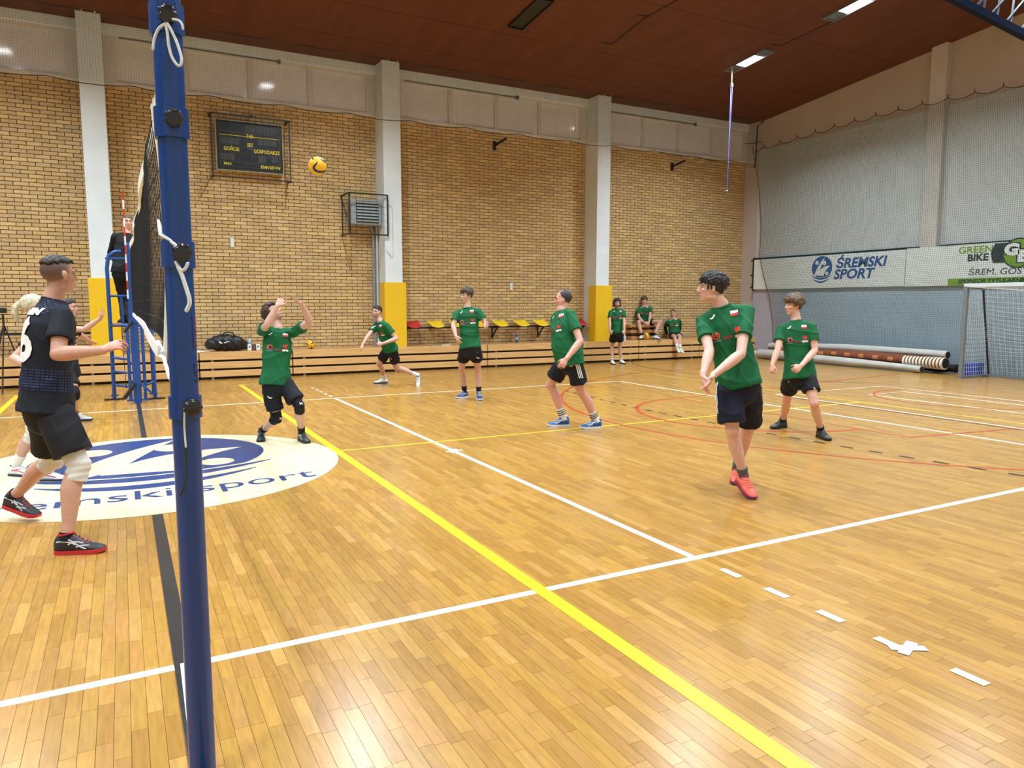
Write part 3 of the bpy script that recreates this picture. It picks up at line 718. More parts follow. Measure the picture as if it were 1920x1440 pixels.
def star(zc, px_, py_, r=.026, th=.03):
    # knob placed against collar face towards the camera
    d = ray(px_, py_); n_ = nrm((fc[0], fc[1], 0)); c0 = np.array([0, -.9, zc])+n_*.053
    tt = ((c0-CAM)@n_)/(d@n_); c0 = CAM+d*tt
    a = nrm(np.cross(UP, n_)); b = np.cross(n_, a); P = []
    for i in range(42):
        w_ = 2*math.pi*i/42; q = r*(1+.10*math.cos(7*w_)); P.append((q*math.cos(w_), q*math.sin(w_)))
    k = empty('x', (0, 0, 0)); bpy.data.objects.remove(k)
    mb = MB(); mb.prism(P, c0-n_*.004, a, b, n_, th*.75); mb.prism([(x*.82, y*.82) for x, y in P], c0-n_*.004+n_*th*.75, a, b, n_, th*.2)
    mb.tube([c0-n_*.03, c0], .011, 8); mb.build('star_knob', m_knob, t, smooth=True, bevel=.003); return c0+n_*th*.5
k1 = star(2.47, 313, 28); k2 = star(2.18, 326, 222); k3 = star(1.78, 341, 474, .028); k4 = star(1.29, 361, 763, .027)
def pxr(px_, py_, ref): # point seen at the pixel, at the depth of ref
    return at(px_, py_, dep(ref))
def rope(pts, r, nm='tie_rope', m=m_rope, par=None, ref=None, off=None):
    P = [pxr(x, y, (ref if ref is not None else k1))+(0 if len(q) == 0 else CF*q[0]) for (x, y, *q) in pts]
    P = np.array(P); # smooth
    tq = np.linspace(0, len(P)-1, (len(P)-1)*5+1); Q = np.array([[np.interp(s, range(len(P)), P[:, i]) for i in range(3)] for s in tq])
    for _ in range(4): Q[1:-1] = (Q[:-2]+2*Q[1:-1]+Q[2:])/4
    return MB().tube(Q, r, 8, 'round').build(nm, m, par if par is not None else t, smooth=True)
rope([(309, 45), (298, 52), (291, 66), (288, 80), (287, 92)], .0042, ref=k1)
rope([(310, 44), (314, 60), (316, 85), (322, 108), (333, 124), (340, 122), (341, 108), (332, 80), (322, 58), (314, 44)], .0042, ref=k1)
rope([(324, 36), (336, 38), (342, 46), (343, 54)], .0036, ref=k1)
rope([(334, 500), (341, 515), (349, 540), (355, 558), (356, 570), (350, 582)], .0062, ref=k3)
rope([(330, 492), (335, 502), (341, 508), (348, 504), (352, 494)], .005, ref=k3)
rope([(347, 790), (343, 830), (345, 880), (352, 930)][:0]+[(346, 765), (345, 800), (348, 838)], .0035, ref=k4)
rope([(346, 762), (344, 800), (348, 850), (350, 890), (346, 915), (338, 930)], .0035, nm='black_cord', m=m_knob, ref=k4)
m_print = mat('worn_print', srgb(30, 30, 90), .5)
for z, s_ in ((1.53, 'SPORT'), (1.40, 'NET')):
    n_ = nrm((.9, -.45, 0)); a = np.array([0, 0, 1.0]); b = np.cross(n_, a)
    place2d('printed_word', shape_text(s_, .035), np.array([0, -.9, z])+n_*.0434, a, b, mat('faded_red_print', srgb(120, 40, 70), .5) if z > 1.5 else m_print, t)
# far post
t2 = empty('net_post', (0, 9.9, 0), 'slim blue net post at the far side in front of the referee stand', 'net post')
MB().tube([(0, 9.9, 0), (0, 9.9, 1.33)], .062, 12).build('lower_tube', m_blue2, t2, smooth=True)
MB().tube([(0, 9.9, 1.33), (-.02, 9.9, 2.55)], .045, 12).build('upper_tube', m_blue2, t2, smooth=True)
MB().tube([(0, 9.9, 1.3), (0, 9.9, 1.36)], .075, 12).build('collar', m_blue2, t2, smooth=True)
MB().bar((-.03, 9.82, 1.33), (-.14, 9.7, 1.17), .03, .04).build('winch_handle', m_black, t2)
MB().bar((-.03, 9.82, .32), (-.2, 9.7, .1), .04, .05).build('foot_lever', m_black, t2)
MB().bar((.05, 9.85, .32), (.2, 9.8, .17), .03, .03).build('foot_lever', m_blue2, t2)
MB().box((-.02, 9.9, 2.52), (.1, .06, .12)).build('emblem_plate', mat('plate_blue', srgb(70, 120, 180), .4), t2)
# net
tn = empty('volleyball_net', (0, 4.5, 1.43), 'long black volleyball net with white tape seen almost end on', 'net')
m_nblk = mat('black_net_cord', srgb(16, 16, 18), .7)
NA, NB_ = .02, 9.5
def topN(y): return 2.43-.02*math.sin(math.pi*(y-NA)/(NB_-NA))
def botN(y):
    return 1.45-.035*math.exp(-(y/.8)**2)
def fnet(y, v): return (.012*math.sin(y*1.7+v*3)+.02*math.sin(v*3.1)*math.exp(-y/3)*1.2, y, botN(y)+(topN(y)-botN(y))*v)
L = [[fnet(y, v) for v in np.linspace(0, 1, 9)] for y in np.arange(NA, NB_, .1)]+[[fnet(y, v) for y in np.linspace(NA, NB_, 60)] for v in np.linspace(0, 1, 11)]
V, F = strands(L, .0030); mesh_obj('net_mesh', V, F, m_nblk, tn)['kind'] = 'stuff'
def strip(name, fn, n, hw, th, m):
    mb_V = []; F = []
    for i in range(n+1):
        s_ = i/n; c, upv = fn(s_); c = np.array(c); upv = nrm(upv)
        sd = np.array([1.0, 0, 0])
        for a, b in ((-1, -1), (1, -1), (1, 1), (-1, 1)): mb_V.append(c+sd*a*th/2+upv*b*hw)
    for i in range(n):
        for j in range(4): F.append((i*4+j, i*4+(j+1) % 4, (i+1)*4+(j+1) % 4, (i+1)*4+j))
    F += [(3, 2, 1, 0), (n*4, n*4+1, n*4+2, n*4+3)]
    return mesh_obj(name, mb_V, F, m, tn)
m_tape2 = mat('white_net_tape', srgb(232, 230, 222), .6)
strip('top_tape', lambda s: ((.012*math.sin(s*20), NA+(NB_-NA)*s, topN(NA+(NB_-NA)*s)), (0, 0, 1)), 60, .036, .016, m_tape2)
strip('bottom_tape', lambda s: ((-.012-.03*math.exp(-(s*6-.6)**2), NA+(NB_-NA)*s, botN(NA+(NB_-NA)*s)), (.1, 0, 1)), 80, .024, .010, m_tape2)
strip('side_band', lambda s: ((.0+.03*math.sin(s*3.1)-.012, NA+.03*math.sin(s*5), 1.37+(2.43-1.37)*s), (0, 1, 0)), 24, .028, .014, m_tape2)
strip('side_band', lambda s: ((0, NB_, 1.43+s), (0, 1, 0)), 10, .03, .01, m_tape2)
MB().tube([(0, NA-.05, 1.35), (.02, NA-.04, 1.9), (0, NA-.03, 2.4)], .006, 6).build('edge_cord', m_nblk, tn)
MB().tube([(0, NA, 2.46), (0, -.5, 2.47), (.0, -.86, 2.50)], .004, 6).build('top_cable', m_wht, tn)
MB().tube([(0, NA, 2.42), (0, -.45, 2.2), (0, -.86, 2.16)], .0035, 6).build('tie_cord', m_wht, tn)
def pr(px_, py_, X=0.0):
    d = ray(px_, py_); return CAM+d*((X-CAM[0])/d[0])
R1 = at(297, 414, 2.75); R2 = at(301, 440, dep(k3)+.01)
MB().tube([(0, NA-.02, 1.93), R1, R2, at(315, 448, dep(k3)+.01), at(327, 458, dep(k3)), k3], .0055, 8, 'round').build('tie_rope', m_rope, tn, smooth=True)
MB().tube([fnet(NA, 0), at(302, 655, 3.3), at(311, 685, 2.9), at(319, 710, 2.62)], .0075, 8, 'round').build('tie_rope', m_rope, tn, smooth=True)
MB().tube([at(296, 640, 3.4), at(306, 662, 3.1), at(300, 668, 3.1), at(308, 672, 3.05)], .009, 8, 'round').build('rope_knot', m_rope, tn, smooth=True)
ta = empty('net_antenna', (-.03, 9.0, 1.43), 'red and white striped antenna at the far end of the net', 'antenna')
A0, A1 = at(240, 560, dep((0, 9, 1.6))), at(230, 358, dep((0, 9, 2.9)))
for k in range(12):
    a = A0+(A1-A0)*k/12; b = A0+(A1-A0)*(k+1)/12
    MB().tube([a, b], .011, 8).build('antenna_band', mat('antenna_red', srgb(200, 40, 32), .4) if k % 2 else m_wht, ta)
# referee stand
t = empty('referee_stand', (0, 10.5, 0), 'blue tubular referee stand with ladder behind the far net post', 'referee stand')
def tb(pts, r=.022, nm='tube', m=m_blue2): return MB().tube(pts, r, 8, 'round').build(nm, m, t, smooth=True)
XL, XR = -.345, .27
tb([(XL, 10.5, .02), (XL, 10.55, 1.25), (XL-.0, 10.55, 2.2), (XL+.03, 10.55, 2.4), (XL+.12, 10.55, 2.47), (XL+.2, 10.55, 2.48)], .03, 'upright')
tb([(XR, 10.3, .02), (XR, 10.4, 1.25)], .028, 'upright'); tb([(-.1, 10.22, .02), (-.1, 10.3, 1.25)], .026, 'upright'); tb([(.12, 10.22, .02), (.12, 10.3, 1.25)], .026, 'upright')
tb([(XL, 11.1, .02), (XL, 11.05, 1.25), (XL, 11.05, 1.75)], .026, 'upright'); tb([(XR, 11.1, .02), (XR, 11.05, 1.25)], .026, 'upright')
for z in (.25, .48, .71, .95): tb([(XL, 10.52, z), (-.1, 10.27, z-.02)], .02, 'rung')
tb([(.12, 10.25, .25), (XR, 10.33, .3)], .022, 'brace')
tb([(XL, 10.55, 1.25), (XR, 10.45, 1.25)], .025, 'platform_bar'); tb([(XL, 11.05, 1.25), (XR, 11.05, 1.25)], .022, 'platform_bar')
MB().b2((XL, 10.5, 1.235), (XR+.05, 11.08, 1.262)).build('platform', mat('platform_board', srgb(90, 60, 40), .6), t)
tb([(XL, 10.55, 1.74), (-.08, 10.55, 1.74)], .02, 'rail'); tb([(-.16, 10.56, 1.74), (-.15, 10.56, 1.26)], .022, 'rail'); tb([(XL, 10.55, 2.36), (-.02, 10.55, 2.36)], .022, 'rail')
tb([(XL, 10.55, 2.3), (XL, 11.05, 2.2), (XL, 11.05, 1.75)], .02, 'rail'); tb([(-.05, 10.5, 1.25), (-.02, 10.45, 2.4)], .022, 'rail'); tb([(-.02, 10.45, 2.36), (.25, 10.5, 2.36), (XR, 10.7, 2.3), (XR, 11.05, 1.25)], .02, 'rail')
for x, y in ((XL, 10.5), (XR, 10.3), (-.1, 10.22), (.12, 10.22), (XL, 11.1), (XR, 11.1)):
    big = (x, y) in ((XL, 10.5), (XR, 10.3)); MB().box((x, y, .012), (.3 if big else .12, .1, .02)).build('foot_plate', m_black if big else m_blue2, t)
MB().tube([(-.18, 10.4, 1.25), (-.17, 10.35, .6), (-.16, 10.3, .2)], .006, 6).build('hanging_cable', m_black, t)
# ================================================================== END WALL: BOARDS, GOAL, ROLLS
m_ban = mat('banner_white', srgb(222, 226, 222), .6, var=.03, scale=4)
m_g1 = mat('banner_green', srgb(118, 158, 34), .5); m_ink = mat('banner_ink', srgb(30, 44, 44), .5); m_nv = mat('banner_blue', srgb(32, 76, 138), .5)
BX = 17.29
t = empty('sponsor_board', (BX, 9, 2.07), 'left white sponsor board with a blue swimmer emblem', 'banner')
MB().b2((BX, 8.33, 2.07), (BX+.05, 13.36, 2.98)).build('board', m_ban, t)
MB().b2((BX-.02, 13.34, 2.03), (BX+.12, 13.38, 3.04)).build('end_post', m_black, t)
for z in (2.12, 2.5, 2.95): MB().b2((BX-.05, 13.34, z-.02), (BX+.02, 13.42, z+.03)).build('clamp', m_black, t)
uy_ = np.array([0, -1.0, 0]); uz_ = np.array([0, 0, 1.0])
for i, (k, poly) in enumerate(emblem()):
    place2d('emblem_shape', shape_polys([poly]), (BX-.002-.0006*i, 10.82, 2.6), uy_*.34, uz_*.34, m_nv if k == 'b' else m_ban, t)
place2d('lettering', shape_text('ŚREMSKI', .36, xs=1.08, shear=.2, bold=.012), (BX-.004, 9.62, 2.715), uy_, uz_, m_nv, t)
place2d('lettering', shape_text('SPORT', .36, xs=1.12, shear=.2, bold=.012), (BX-.004, 9.82, 2.42), uy_, uz_, m_nv, t)
t = empty('sponsor_board', (BX, 6, 2.07), 'right white sponsor board with green and black bike shop logo', 'banner')
MB().b2((BX, 1.5, 2.06), (BX+.05, 8.31, 3.0)).build('board', m_ban, t)
MB().b2((BX-.002, 1.5, 2.065), (BX, 7.22, 2.22)).build('green_strip', m_g1, t)
place2d('lettering', shape_text('SPONSOR TYTULARNY', .125, xs=1.12, shear=.2, bold=.004, align='LEFT'), (BX-.006, 6.98, 2.145), uy_, uz_, m_ink, t)
place2d('lettering', shape_text('GREEN BIKE', .125, xs=1.12, shear=.2, bold=.004, align='LEFT'), (BX-.006, 5.62, 2.145), uy_, uz_, m_ink, t)
place2d('lettering', shape_text('GREEN', .22, xs=1.15, bold=.004), (BX-.004, 6.62, 2.86), uy_, uz_, m_g1, t)
place2d('lettering', shape_text('BIKE', .22, xs=1.1, bold=.008), (BX-.004, 6.56, 2.68), uy_, uz_, m_ink, t)
place2d('lettering', shape_text('ŚREM, GOSTYŃ ', .2, xs=1.15, shear=.1, align='LEFT'), (BX-.004, 6.76, 2.345), uy_, uz_, m_ink, t)
place2d('logo_shape', shape_polys([[(-.52, -.2), (.52, -.2), (.58, .02), (.5, .24), (-.5, .24), (-.58, .02)]]), (BX-.004, 5.7, 2.74), uy_, uz_, m_ink, t)
place2d('logo_shape', shape_polys([ellipse(0, 0, .33, .33, 36)]), (BX-.0055, 5.7, 2.74), uy_, uz_, m_ink, t)
place2d('logo_shape', shape_polys([ellipse(0, 0, .30, .30, 36)]), (BX-.007, 5.7, 2.74), uy_, uz_, m_g1, t)
place2d('logo_shape', shape_polys([[(-.33, .04), (.02, .04), (.02, -.2), (.33, -.2), (.33, .12), (.1, .12), (.1, .3), (-.33, .3)]][:0] or [[(-.27, -.04), (.27, -.04), (.27, .06), (-.27, .06)]]), (BX-.0075, 5.7, 2.74), uy_, uz_, m_ink, t)
for dx, dz in ((-.13, .07), (.11, -.08)):
    place2d('lettering', shape_text('G' if dx < 0 else 'B', .34, xs=1.25, bold=.045), (BX-.009, 5.7-dx, 2.74+dz), uy_, uz_, m_ink, t)
    place2d('lettering', shape_text('G' if dx < 0 else 'B', .33, xs=1.25, bold=.022), (BX-.0105, 5.7-dx, 2.74+dz), uy_, uz_, m_wht, t)
# goal
t = empty('handball_goal', (16, 4.5, 0), 'grey framed handball goal with white net at the right edge', 'goal')
GX = 15.98
m_goal = mat('goal_grey_paint', srgb(112, 118, 122), .35)
for y in (6.0, 3.0): MB().bar((GX, y, 0), (GX, y, 2.0), .08, .08, (1, 0, 0)).build('goal_post', m_goal, t, bevel=.004)
MB().bar((GX, 6.04, 2.02), (GX, 2.96, 2.02), .08, .08).build('crossbar', mat('crossbar_light', srgb(196, 206, 210), .35), t, bevel=.004)
for y in (6.0, 3.0):
    MB().tube([(GX+.04, y, 1.99), (GX+.55, y+.0, 1.97), (GX+.66, y, 1.9)], .02, 8).build('top_stay', m_goal, t, smooth=True)
    MB().tube([(GX+.62, y, 1.95), (GX+1.05, y, .05)], .022, 8).build('rear_stay', m_blue2 if y > 9 else m_black, t, smooth=True)
    MB().bar((GX+.02, y, .03), (GX+1.053, y, .03), .05, .05).build('base_tube', m_goal, t)
MB().bar((GX+1.05, 6.0, .03), (GX+1.05, 3.0, .03), .05, .05).build('base_tube', m_goal, t)
def gnet(u, v):  # v 0 top ->1 floor
    y = 6.0-3.0*u; sag = math.sin(math.pi*u)
    x = GX+.62+(.45)*v+.1*math.sin(v*3.14)*sag; z = 1.97-1.93*v-.16*sag*math.sin(math.pi*min(1, v*1.3))
    return (x, y+.1*math.sin(v*3)*(.5-u), max(z, .012+.004*math.sin(u*40)))
def gside(u, v):
    y = 6.0+.02*math.sin(v*9); x0 = GX+.05; x1 = GX+.62+.42*v; z = 1.97-1.93*v-.05*math.sin(3.14*u)*(1-v)
    return (x0+(x1-x0)*u, y, z)
def groof(u, v): return (GX+.04+.58*v, 6.0-3.0*u, 1.98-.10*math.sin(math.pi*u)*math.sin(math.pi*v*.5))
for k, (fn, a, b) in enumerate(((gnet, 30, 21), (gside, 11, 20), (groof, 30, 6))):
    L = [[fn(i/a, v) for v in np.linspace(0, 1, 18)] for i in range(a+1)]+[[fn(u, j/b) for u in np.linspace(0, 1, 24)] for j in range(b+1)]
    V, F = strands(L, .0042 if k != 1 else .0035); mesh_obj('goal_net', V, F, mat('goal_net_cord', srgb(214, 222, 224), .7), t)['kind'] = 'stuff'
# carpet rolls
m_rollg = mat('roll_backing', srgb(176, 174, 168), .85, var=.08, scale=4, bump=.3, bscale=30)
m_rollb = mat('brown_carpet', srgb(112, 58, 34), .9, var=.25, scale=7, bump=.3, bscale=30)
m_rolld = mat('roll_core_dark', srgb(24, 22, 24), .9)
m_rolls = mat('striped_carpet_end', srgb(214, 206, 186), .9)
def roll(nm, P, r0, r1, m, lab, endx=None, droop=.02):
    P = np.array(P, float); k = 14; s = np.linspace(0, 1, k); Q = np.array([[np.interp(q, np.linspace(0, 1, len(P)), P[:, i]) for i in range(3)] for q in s])
    Q[:, 2] += .012*np.sin(s*9); R = r0+(r1-r0)*s+.008*np.sin(s*13)
    t = empty('carpet_roll', Q[0]*[1, 1, 0], lab, 'carpet roll')
    MB().tube(Q, R, 16, 'flat', rb=R*.88, side=(1, 0, 0)).build('roll_body', m, t, smooth=True)
    d = nrm(Q[-1]-Q[-2])
    MB().tube([Q[-1], Q[-1]+d*.012], R[-1]*.72, 14, 'flat').build('roll_core', m_rolld, t)
    d0 = nrm(Q[0]-Q[1]); MB().tube([Q[0], Q[0]+d0*.012], R[0]*.72, 14, 'flat').build('roll_core', m_rolld, t)
    return t, Q, R
t, Q, R = roll('a', [(16.55, 12.3, .15), (16.47, 9.9, .15), (16.38, 7.15, .09)], .15, .085, m_rollg, 'long grey carpet roll lying in front on the floor by the end wall')
t, Q, R = roll('b', [(16.82, 12.3, .15), (16.72, 9.6, .3), (16.62, 6.75, .24)], .14, .15, m_rollb, 'brown patterned carpet roll with striped end between two grey rolls')
for k in range(12):
    y = 6.75+k*.085; c = (16.62+.002*k, y, .245); MB().tube([np.array(c), np.array(c)+[0, .045, 0]], .158, 16, 'flat', rb=.142, side=(1, 0, 0)).build('stripe_band', m_rolls, t, smooth=True)
m_orn = mat('carpet_ornament', srgb(176, 112, 70), .9)
for k in range(9):
    y = 8.0+k*.42; x = np.interp(y, [6.75, 9.6, 12.3], [16.62, 16.72, 16.82]); z = np.interp(y, [6.75, 9.6, 12.3], [.25, .31, .16])
    MB().tube([(x-.145, y, z+.0), (x-.145, y+.12, z+.0)], .02, 8, 'round', rb=.05, side=(1, 0, 0)).build('ornament', m_orn, t)
t, Q, R = roll('c', [(17.0, 12.3, .36), (16.98, 9.8, .46), (16.95, 6.9, .42)], .12, .11, m_rollg, 'grey carpet roll on top against the end wall')
t, Q, R = roll('d', [(16.98, 7.7, .12), (16.93, 6.65, .12)], .12, .11, m_rolld, 'short black roll behind the goal post')
t, Q, R = roll('e', [(16.85, 12.85, .1), (16.95, 12.45, .1)], .1, .1, m_rolls, 'striped roll end showing at the left beside the curly-haired player')
o = MB().b2((16.78, 6.1, 0), (17.03, 6.4, .3)).build('storage_box', mat('box_blue', srgb(30, 60, 160), .4), bevel=.02); tag(o, 'blue plastic box on the floor behind the goal post', 'box')
# basketball frame near the ceiling
t = empty('ceiling_basketball_frame', (11.6, 3.4, 5.8), 'dark blue ceiling basketball frame cut by the top right corner', 'basketball frame')
m_tr = mat('dark_blue_steel', srgb(8, 20, 46), .75, spec=.2)
a, b = at(1770, -12, 11), at(2010, 112, 11); c, d_ = at(1800, -60, 11.8), at(2040, 40, 11.8)
for q0, q1, w_ in ((a, b, .11), (c, d_, .08)): MB().bar(q0, q1, w_, w_).build('chord', m_tr, t, bevel=.01)
for k in range(9): MB().bar(a+(b-a)*k/8.5, c+(d_-c)*(k+.5)/8.5, .035, .035).build('lattice_bar', m_tr, t); MB().bar(a+(b-a)*(k+.9)/9.5, c+(d_-c)*(k+.1)/9.5, .03, .03).build('lattice_bar', m_tr, t)
for q0 in (a, b): MB().bar(q0, (q0[0], q0[1], ceil_z(q0[1])), .06, .06).build('hanger', m_tr, t)
for q0 in (c, d_): MB().bar(q0, (q0[0], q0[1], ceil_z(q0[1])), .05, .05).build('hanger', m_tr, t)
o = MB().bar(at(1913, 104, 18.6), at(1935, 98, 18.4), .05, .05).build('wall_lamp', m_wht); 
tag(o, 'small white fitting on the end wall at the right edge', 'fitting')
# ================================================================== SMALL THINGS
def ball(c, r, lab, ax):
    t = empty('volleyball', np.array(c)-[0, 0, r], lab, 'ball')
    V, F = ellVF((0, 0, 0), (1, 1, 1), None, 28, 18); D = V.copy(); ax = np.array(ax)
    V2 = V*r; W = V2@ax+c
    mesh_obj('ball_shell', W, F, mat('ball_yellow', srgb(238, 180, 26), .45), t, smooth=True)
    for ph in (0, 1, 2):
        # swirling dark blue panels: sinusoidal bands over the sphere
        P = []
        for i in range(25):
            s_ = i/24; la = (s_-.5)*2.6; lo_ = ph*2.1+.9*math.sin(s_*6.2)
            P.append(np.array([math.cos(la)*math.cos(lo_), math.cos(la)*math.sin(lo_), math.sin(la)]))
        P = np.array(P); T = np.gradient(P, axis=0); Nn = np.cross(P, T); Nn /= np.linalg.norm(Nn, axis=1)[:, None]
        wd = .17*np.sin(np.linspace(.25, 2.9, 25))[:, None]
        rows = [P+Nn*wd*q for q in (-1, -.5, 0, .5, 1)]; rows = [q/np.linalg.norm(q, axis=1)[:, None]*1.008*r for q in rows]
        Vv = np.vstack(rows)@ax+c; Fv = [(j*25+i, j*25+i+1, (j+1)*25+i+1, (j+1)*25+i) for j in range(4) for i in range(24)]
        mesh_obj('blue_panel', Vv, Fv, mat('ball_blue', srgb(34, 36, 84), .45), t, smooth=True)
def rot(ax_, deg): return np.array(Matrix.Rotation(math.radians(deg), 3, ax_))
ball(at(595, 311, 8.5), .105, 'yellow and blue volleyball flying in front of the brick wall', rot('X', 60)@rot('Z', 200))
ball((3.62, 13.48, .583+.105), .105, 'yellow volleyball resting on the bleacher right of the setter', rot('Y', 80)@rot('Z', 110))
# sports bag
t = empty('sports_bag', (1.9, 13.6, .585), 'black sports bag with white swoosh on the bleacher', 'bag')
m_bag = mat('black_nylon', srgb(20, 20, 24), .5, bump=.5, bscale=12)
bx0, bx1 = 1.50, 2.18
V, F = remesh([tubeVF([(bx0, 13.6, .74), (bx0+.12, 13.6, .76), (1.84, 13.6, .77), (bx1-.08, 13.6, .74), (bx1, 13.6, .7)], [.12, .15, .16, .15, .1], [.12, .17, .19, .16, .11], (0, 1, 0), 14)], .015, 3)
V[:, 2] = np.maximum(V[:, 2], .587); V = V+vnormals(V, F)*(.008*np.sin(V[:, :1]*40+V[:, 2:3]*30)); V[:, 2] = np.maximum(V[:, 2], .587)
bag_b = mesh_obj('bag_body', V, F, m_bag, t, smooth=True)
MB().tube([(1.74, 13.5, .93), (1.78, 13.48, .99), (1.86, 13.48, 1.0), (1.95, 13.48, .98), (1.99, 13.5, .9)], .014, 8, 'round').build('handle', m_bag, t, smooth=True)
MB().tube([(1.72, 13.44, .88), (1.74, 13.41, .76), (1.76, 13.43, .62)], .014, 8, 'round').build('strap', m_bag, t, smooth=True)
sw = band([(0, .02), (.03, -.01), (.07, -.015), (.14, .0), (.22, .028)], [.018, .032, .028, .018, .002])
bvh_b = BVHTree.FromPolygons(V.tolist(), F)
def project(sh, bvh, o, ux, uy, uz, off=.003, reach=.5):
    V2, F2 = sh; P = []; ok = []
    o, ux, uy, uz = [np.asarray(q, float) for q in (o, ux, uy, uz)]
    for x, y in V2:
        s_ = o+ux*x+uy*y+uz*reach; h, n_, i, dd_ = bvh.ray_cast(Vector(s_), Vector(-uz), reach*2)
        if h is None: P.append(o); ok.append(False)
        else: P.append(np.array(h)+uz*off*.5+np.array(n_)*off*(1 if n_.dot(Vector(uz)) > 0 else -1)); ok.append(True)
    F3 = [f for f in F2 if all(ok[i] for i in f)]
    return np.array(P), F3
P_, F_ = project(shape_polys([sw], .02), bvh_b, (1.66, 13.4, .78), (1, 0, 0), (0, 0, 1), (0, -1, 0))
mesh_obj('swoosh_mark', P_, F_, m_wht, t)
# towel / papers, box with bottles
t = empty('paper_sheets', (1.25, 13.5, .585), 'white papers lying on the bleacher left of the bag', 'papers')
for i, (x, y, a) in enumerate(((1.12, 13.45, 10), (1.3, 13.5, -15), (1.2, 13.6, 30))): MB().box((x, y, .588+.006*i), (.3, .2, .006), rot('Z', a)).build('sheet', m_wht, t)
t = empty('drink_carton_tray', (2.38, 13.55, .585), 'small white cartons beside the black sports bag', 'carton')
for i, x in enumerate((2.29, 2.38, 2.47)):
    MB().b2((x-.04, 13.5, .587), (x+.04, 13.6, .72)).build('carton', m_wht if i != 1 else mat('carton_red', srgb(120, 60, 60), .6), t, bevel=.004)
    MB().b2((x-.015, 13.495, .65), (x+.015, 13.5, .69)).build('carton_print', mat('carton_teal', srgb(20, 110, 120), .6), t)
def bottle(c, h, m, lab, r=.035):
    t = empty('water_bottle', c, lab, 'bottle'); c = np.array(c)
    pr_ = [(0, 0), (.9, 0), (1, .03), (1, .6), (.9, .68), (.4, .82), (.36, .9)]
    mb = MB(); mb.tube([c+[0, 0, q[1]*h+.0005*i] for i, q in enumerate(pr_)], [max(.004, q[0]*r) for q in pr_], 14, 'flat'); mb.build('bottle_body', m, t, smooth=True)
    MB().tube([c+[0, 0, h*.9], c+[0, 0, h]], r*.42, 10).build('cap', mat('cap_blue', srgb(60, 90, 160), .4), t)
    MB().tube([c+[0, 0, h*.28], c+[0, 0, h*.55]], r*1.03, 14).build('bottle_wrap', mat('label_pale', srgb(150, 180, 220), .5), t)
m_pet = mat('pet_blue', srgb(120, 150, 190), .15, spec=.6); 
bottle((2.33, 13.75, .585), .3, mat('pet_clear', srgb(190, 205, 205), .15), 'clear drink bottle standing behind the white cartons')
bottle((9.15, 13.8, .585), .28, mat('pet_darkblue', srgb(50, 84, 150), .2), 'blue water bottle on the bleacher under the wall seats')
o = MB().box((6.95, 13.45, .592), (.22, .1, .016), rot('Z', 12)).build('folded_paper', m_wht, bevel=.003); tag(o, 'small white item on the bleacher behind the tall player\'s hand', 'paper')
# camera tripod at left edge
t = empty('camera_tripod', (-2.35, 12.6, 0), 'black camera tripod with camera at the left edge', 'tripod')
tc = at(6, 600, 13.2)
tc = np.array([tc[0], tc[1], 1.25])
for dx, dy in ((.34, .05), (-.3, .2), (-.05, -.35)): MB().tube([tc, (tc[0]+dx, tc[1]+dy, .01)], .014, 6).build('leg', m_black, t)
MB().tube([tc-[0, 0, .2], tc+[0, 0, .17]], .018, 8).build('column', m_black, t); MB().box(tc+[0, 0, .24], (.12, .16, .1)).build('camera_body', m_black, t, bevel=.01)
MB().tube([tc+[0, 0, .12], tc+[-.1, -.25, .0]], .009, 6).build('pan_handle', m_black, t)
# ================================================================== PEOPLE
m_skin = mat('skin', (.6, .4, .3), rough=.5, spec=.35, attr='tint', var=.05, scale=30)
m_eyew = mat('eye_white', srgb(190, 180, 172), .4); m_iris = mat('iris_dark', srgb(40, 30, 26), .2)
def cloth(name, c, r=.75): return mat(name, srgb(*c), r, spec=.3, var=.05, scale=14, bump=.15, bscale=220)
m_green = cloth('green_jersey', (12, 92, 52)); m_gcuff = cloth('dark_green_trim', (10, 70, 40))
m_shorts = cloth('black_shorts', (20, 21, 30)); m_navysh = cloth('navy_shorts', (16, 18, 40)); m_blk = cloth('black_jersey', (20, 23, 32))
m_blk2 = cloth('black_clothes', (26, 27, 32)); m_padw = cloth('white_kneepad', (214, 210, 202)); m_padb = cloth('black_kneepad', (16, 16, 19)); m_sockw = cloth('white_sock', (228, 226, 222)); m_sockb = cloth('black_sock', (22, 23, 27)); m_sockg = cloth('grey_sock', (90, 94, 98))
m_navyp = mat('jersey_blue_print', srgb(22, 36, 76), .6)
m_red2 = mat('print_red', srgb(196, 44, 40), .6); m_wp = mat('print_white', srgb(236, 236, 232), .6); m_org = mat('print_orange', srgb(206, 96, 50), .6); m_nvp = mat('print_navy', srgb(30, 34, 70), .6); m_gryp = mat('print_grey_blue', srgb(110, 140, 160), .6); m_drd = mat('print_dark_red', srgb(130, 48, 44), .6)
def solve_len(parent, px_, py_, L, sgn, D0=None):
    if abs(sgn) < 1: return at(px_, py_, D0+sgn)
    """point on the pixel's ray at distance L from parent; sgn +1 farther, -1 nearer"""
    d = ray(px_, py_); o = CAM-parent; A = d@d; B = 2*(o@d); C_ = o@o-L*L; disc = B*B-4*A*C_
    if disc <= 0:
        p = CAM+d*(-B/(2*A)); return parent+(p-parent)*L/np.linalg.norm(p-parent) if np.linalg.norm(p-parent) > L*1.0 else p
    return CAM+d*((-B+sgn*math.sqrt(disc))/(2*A))
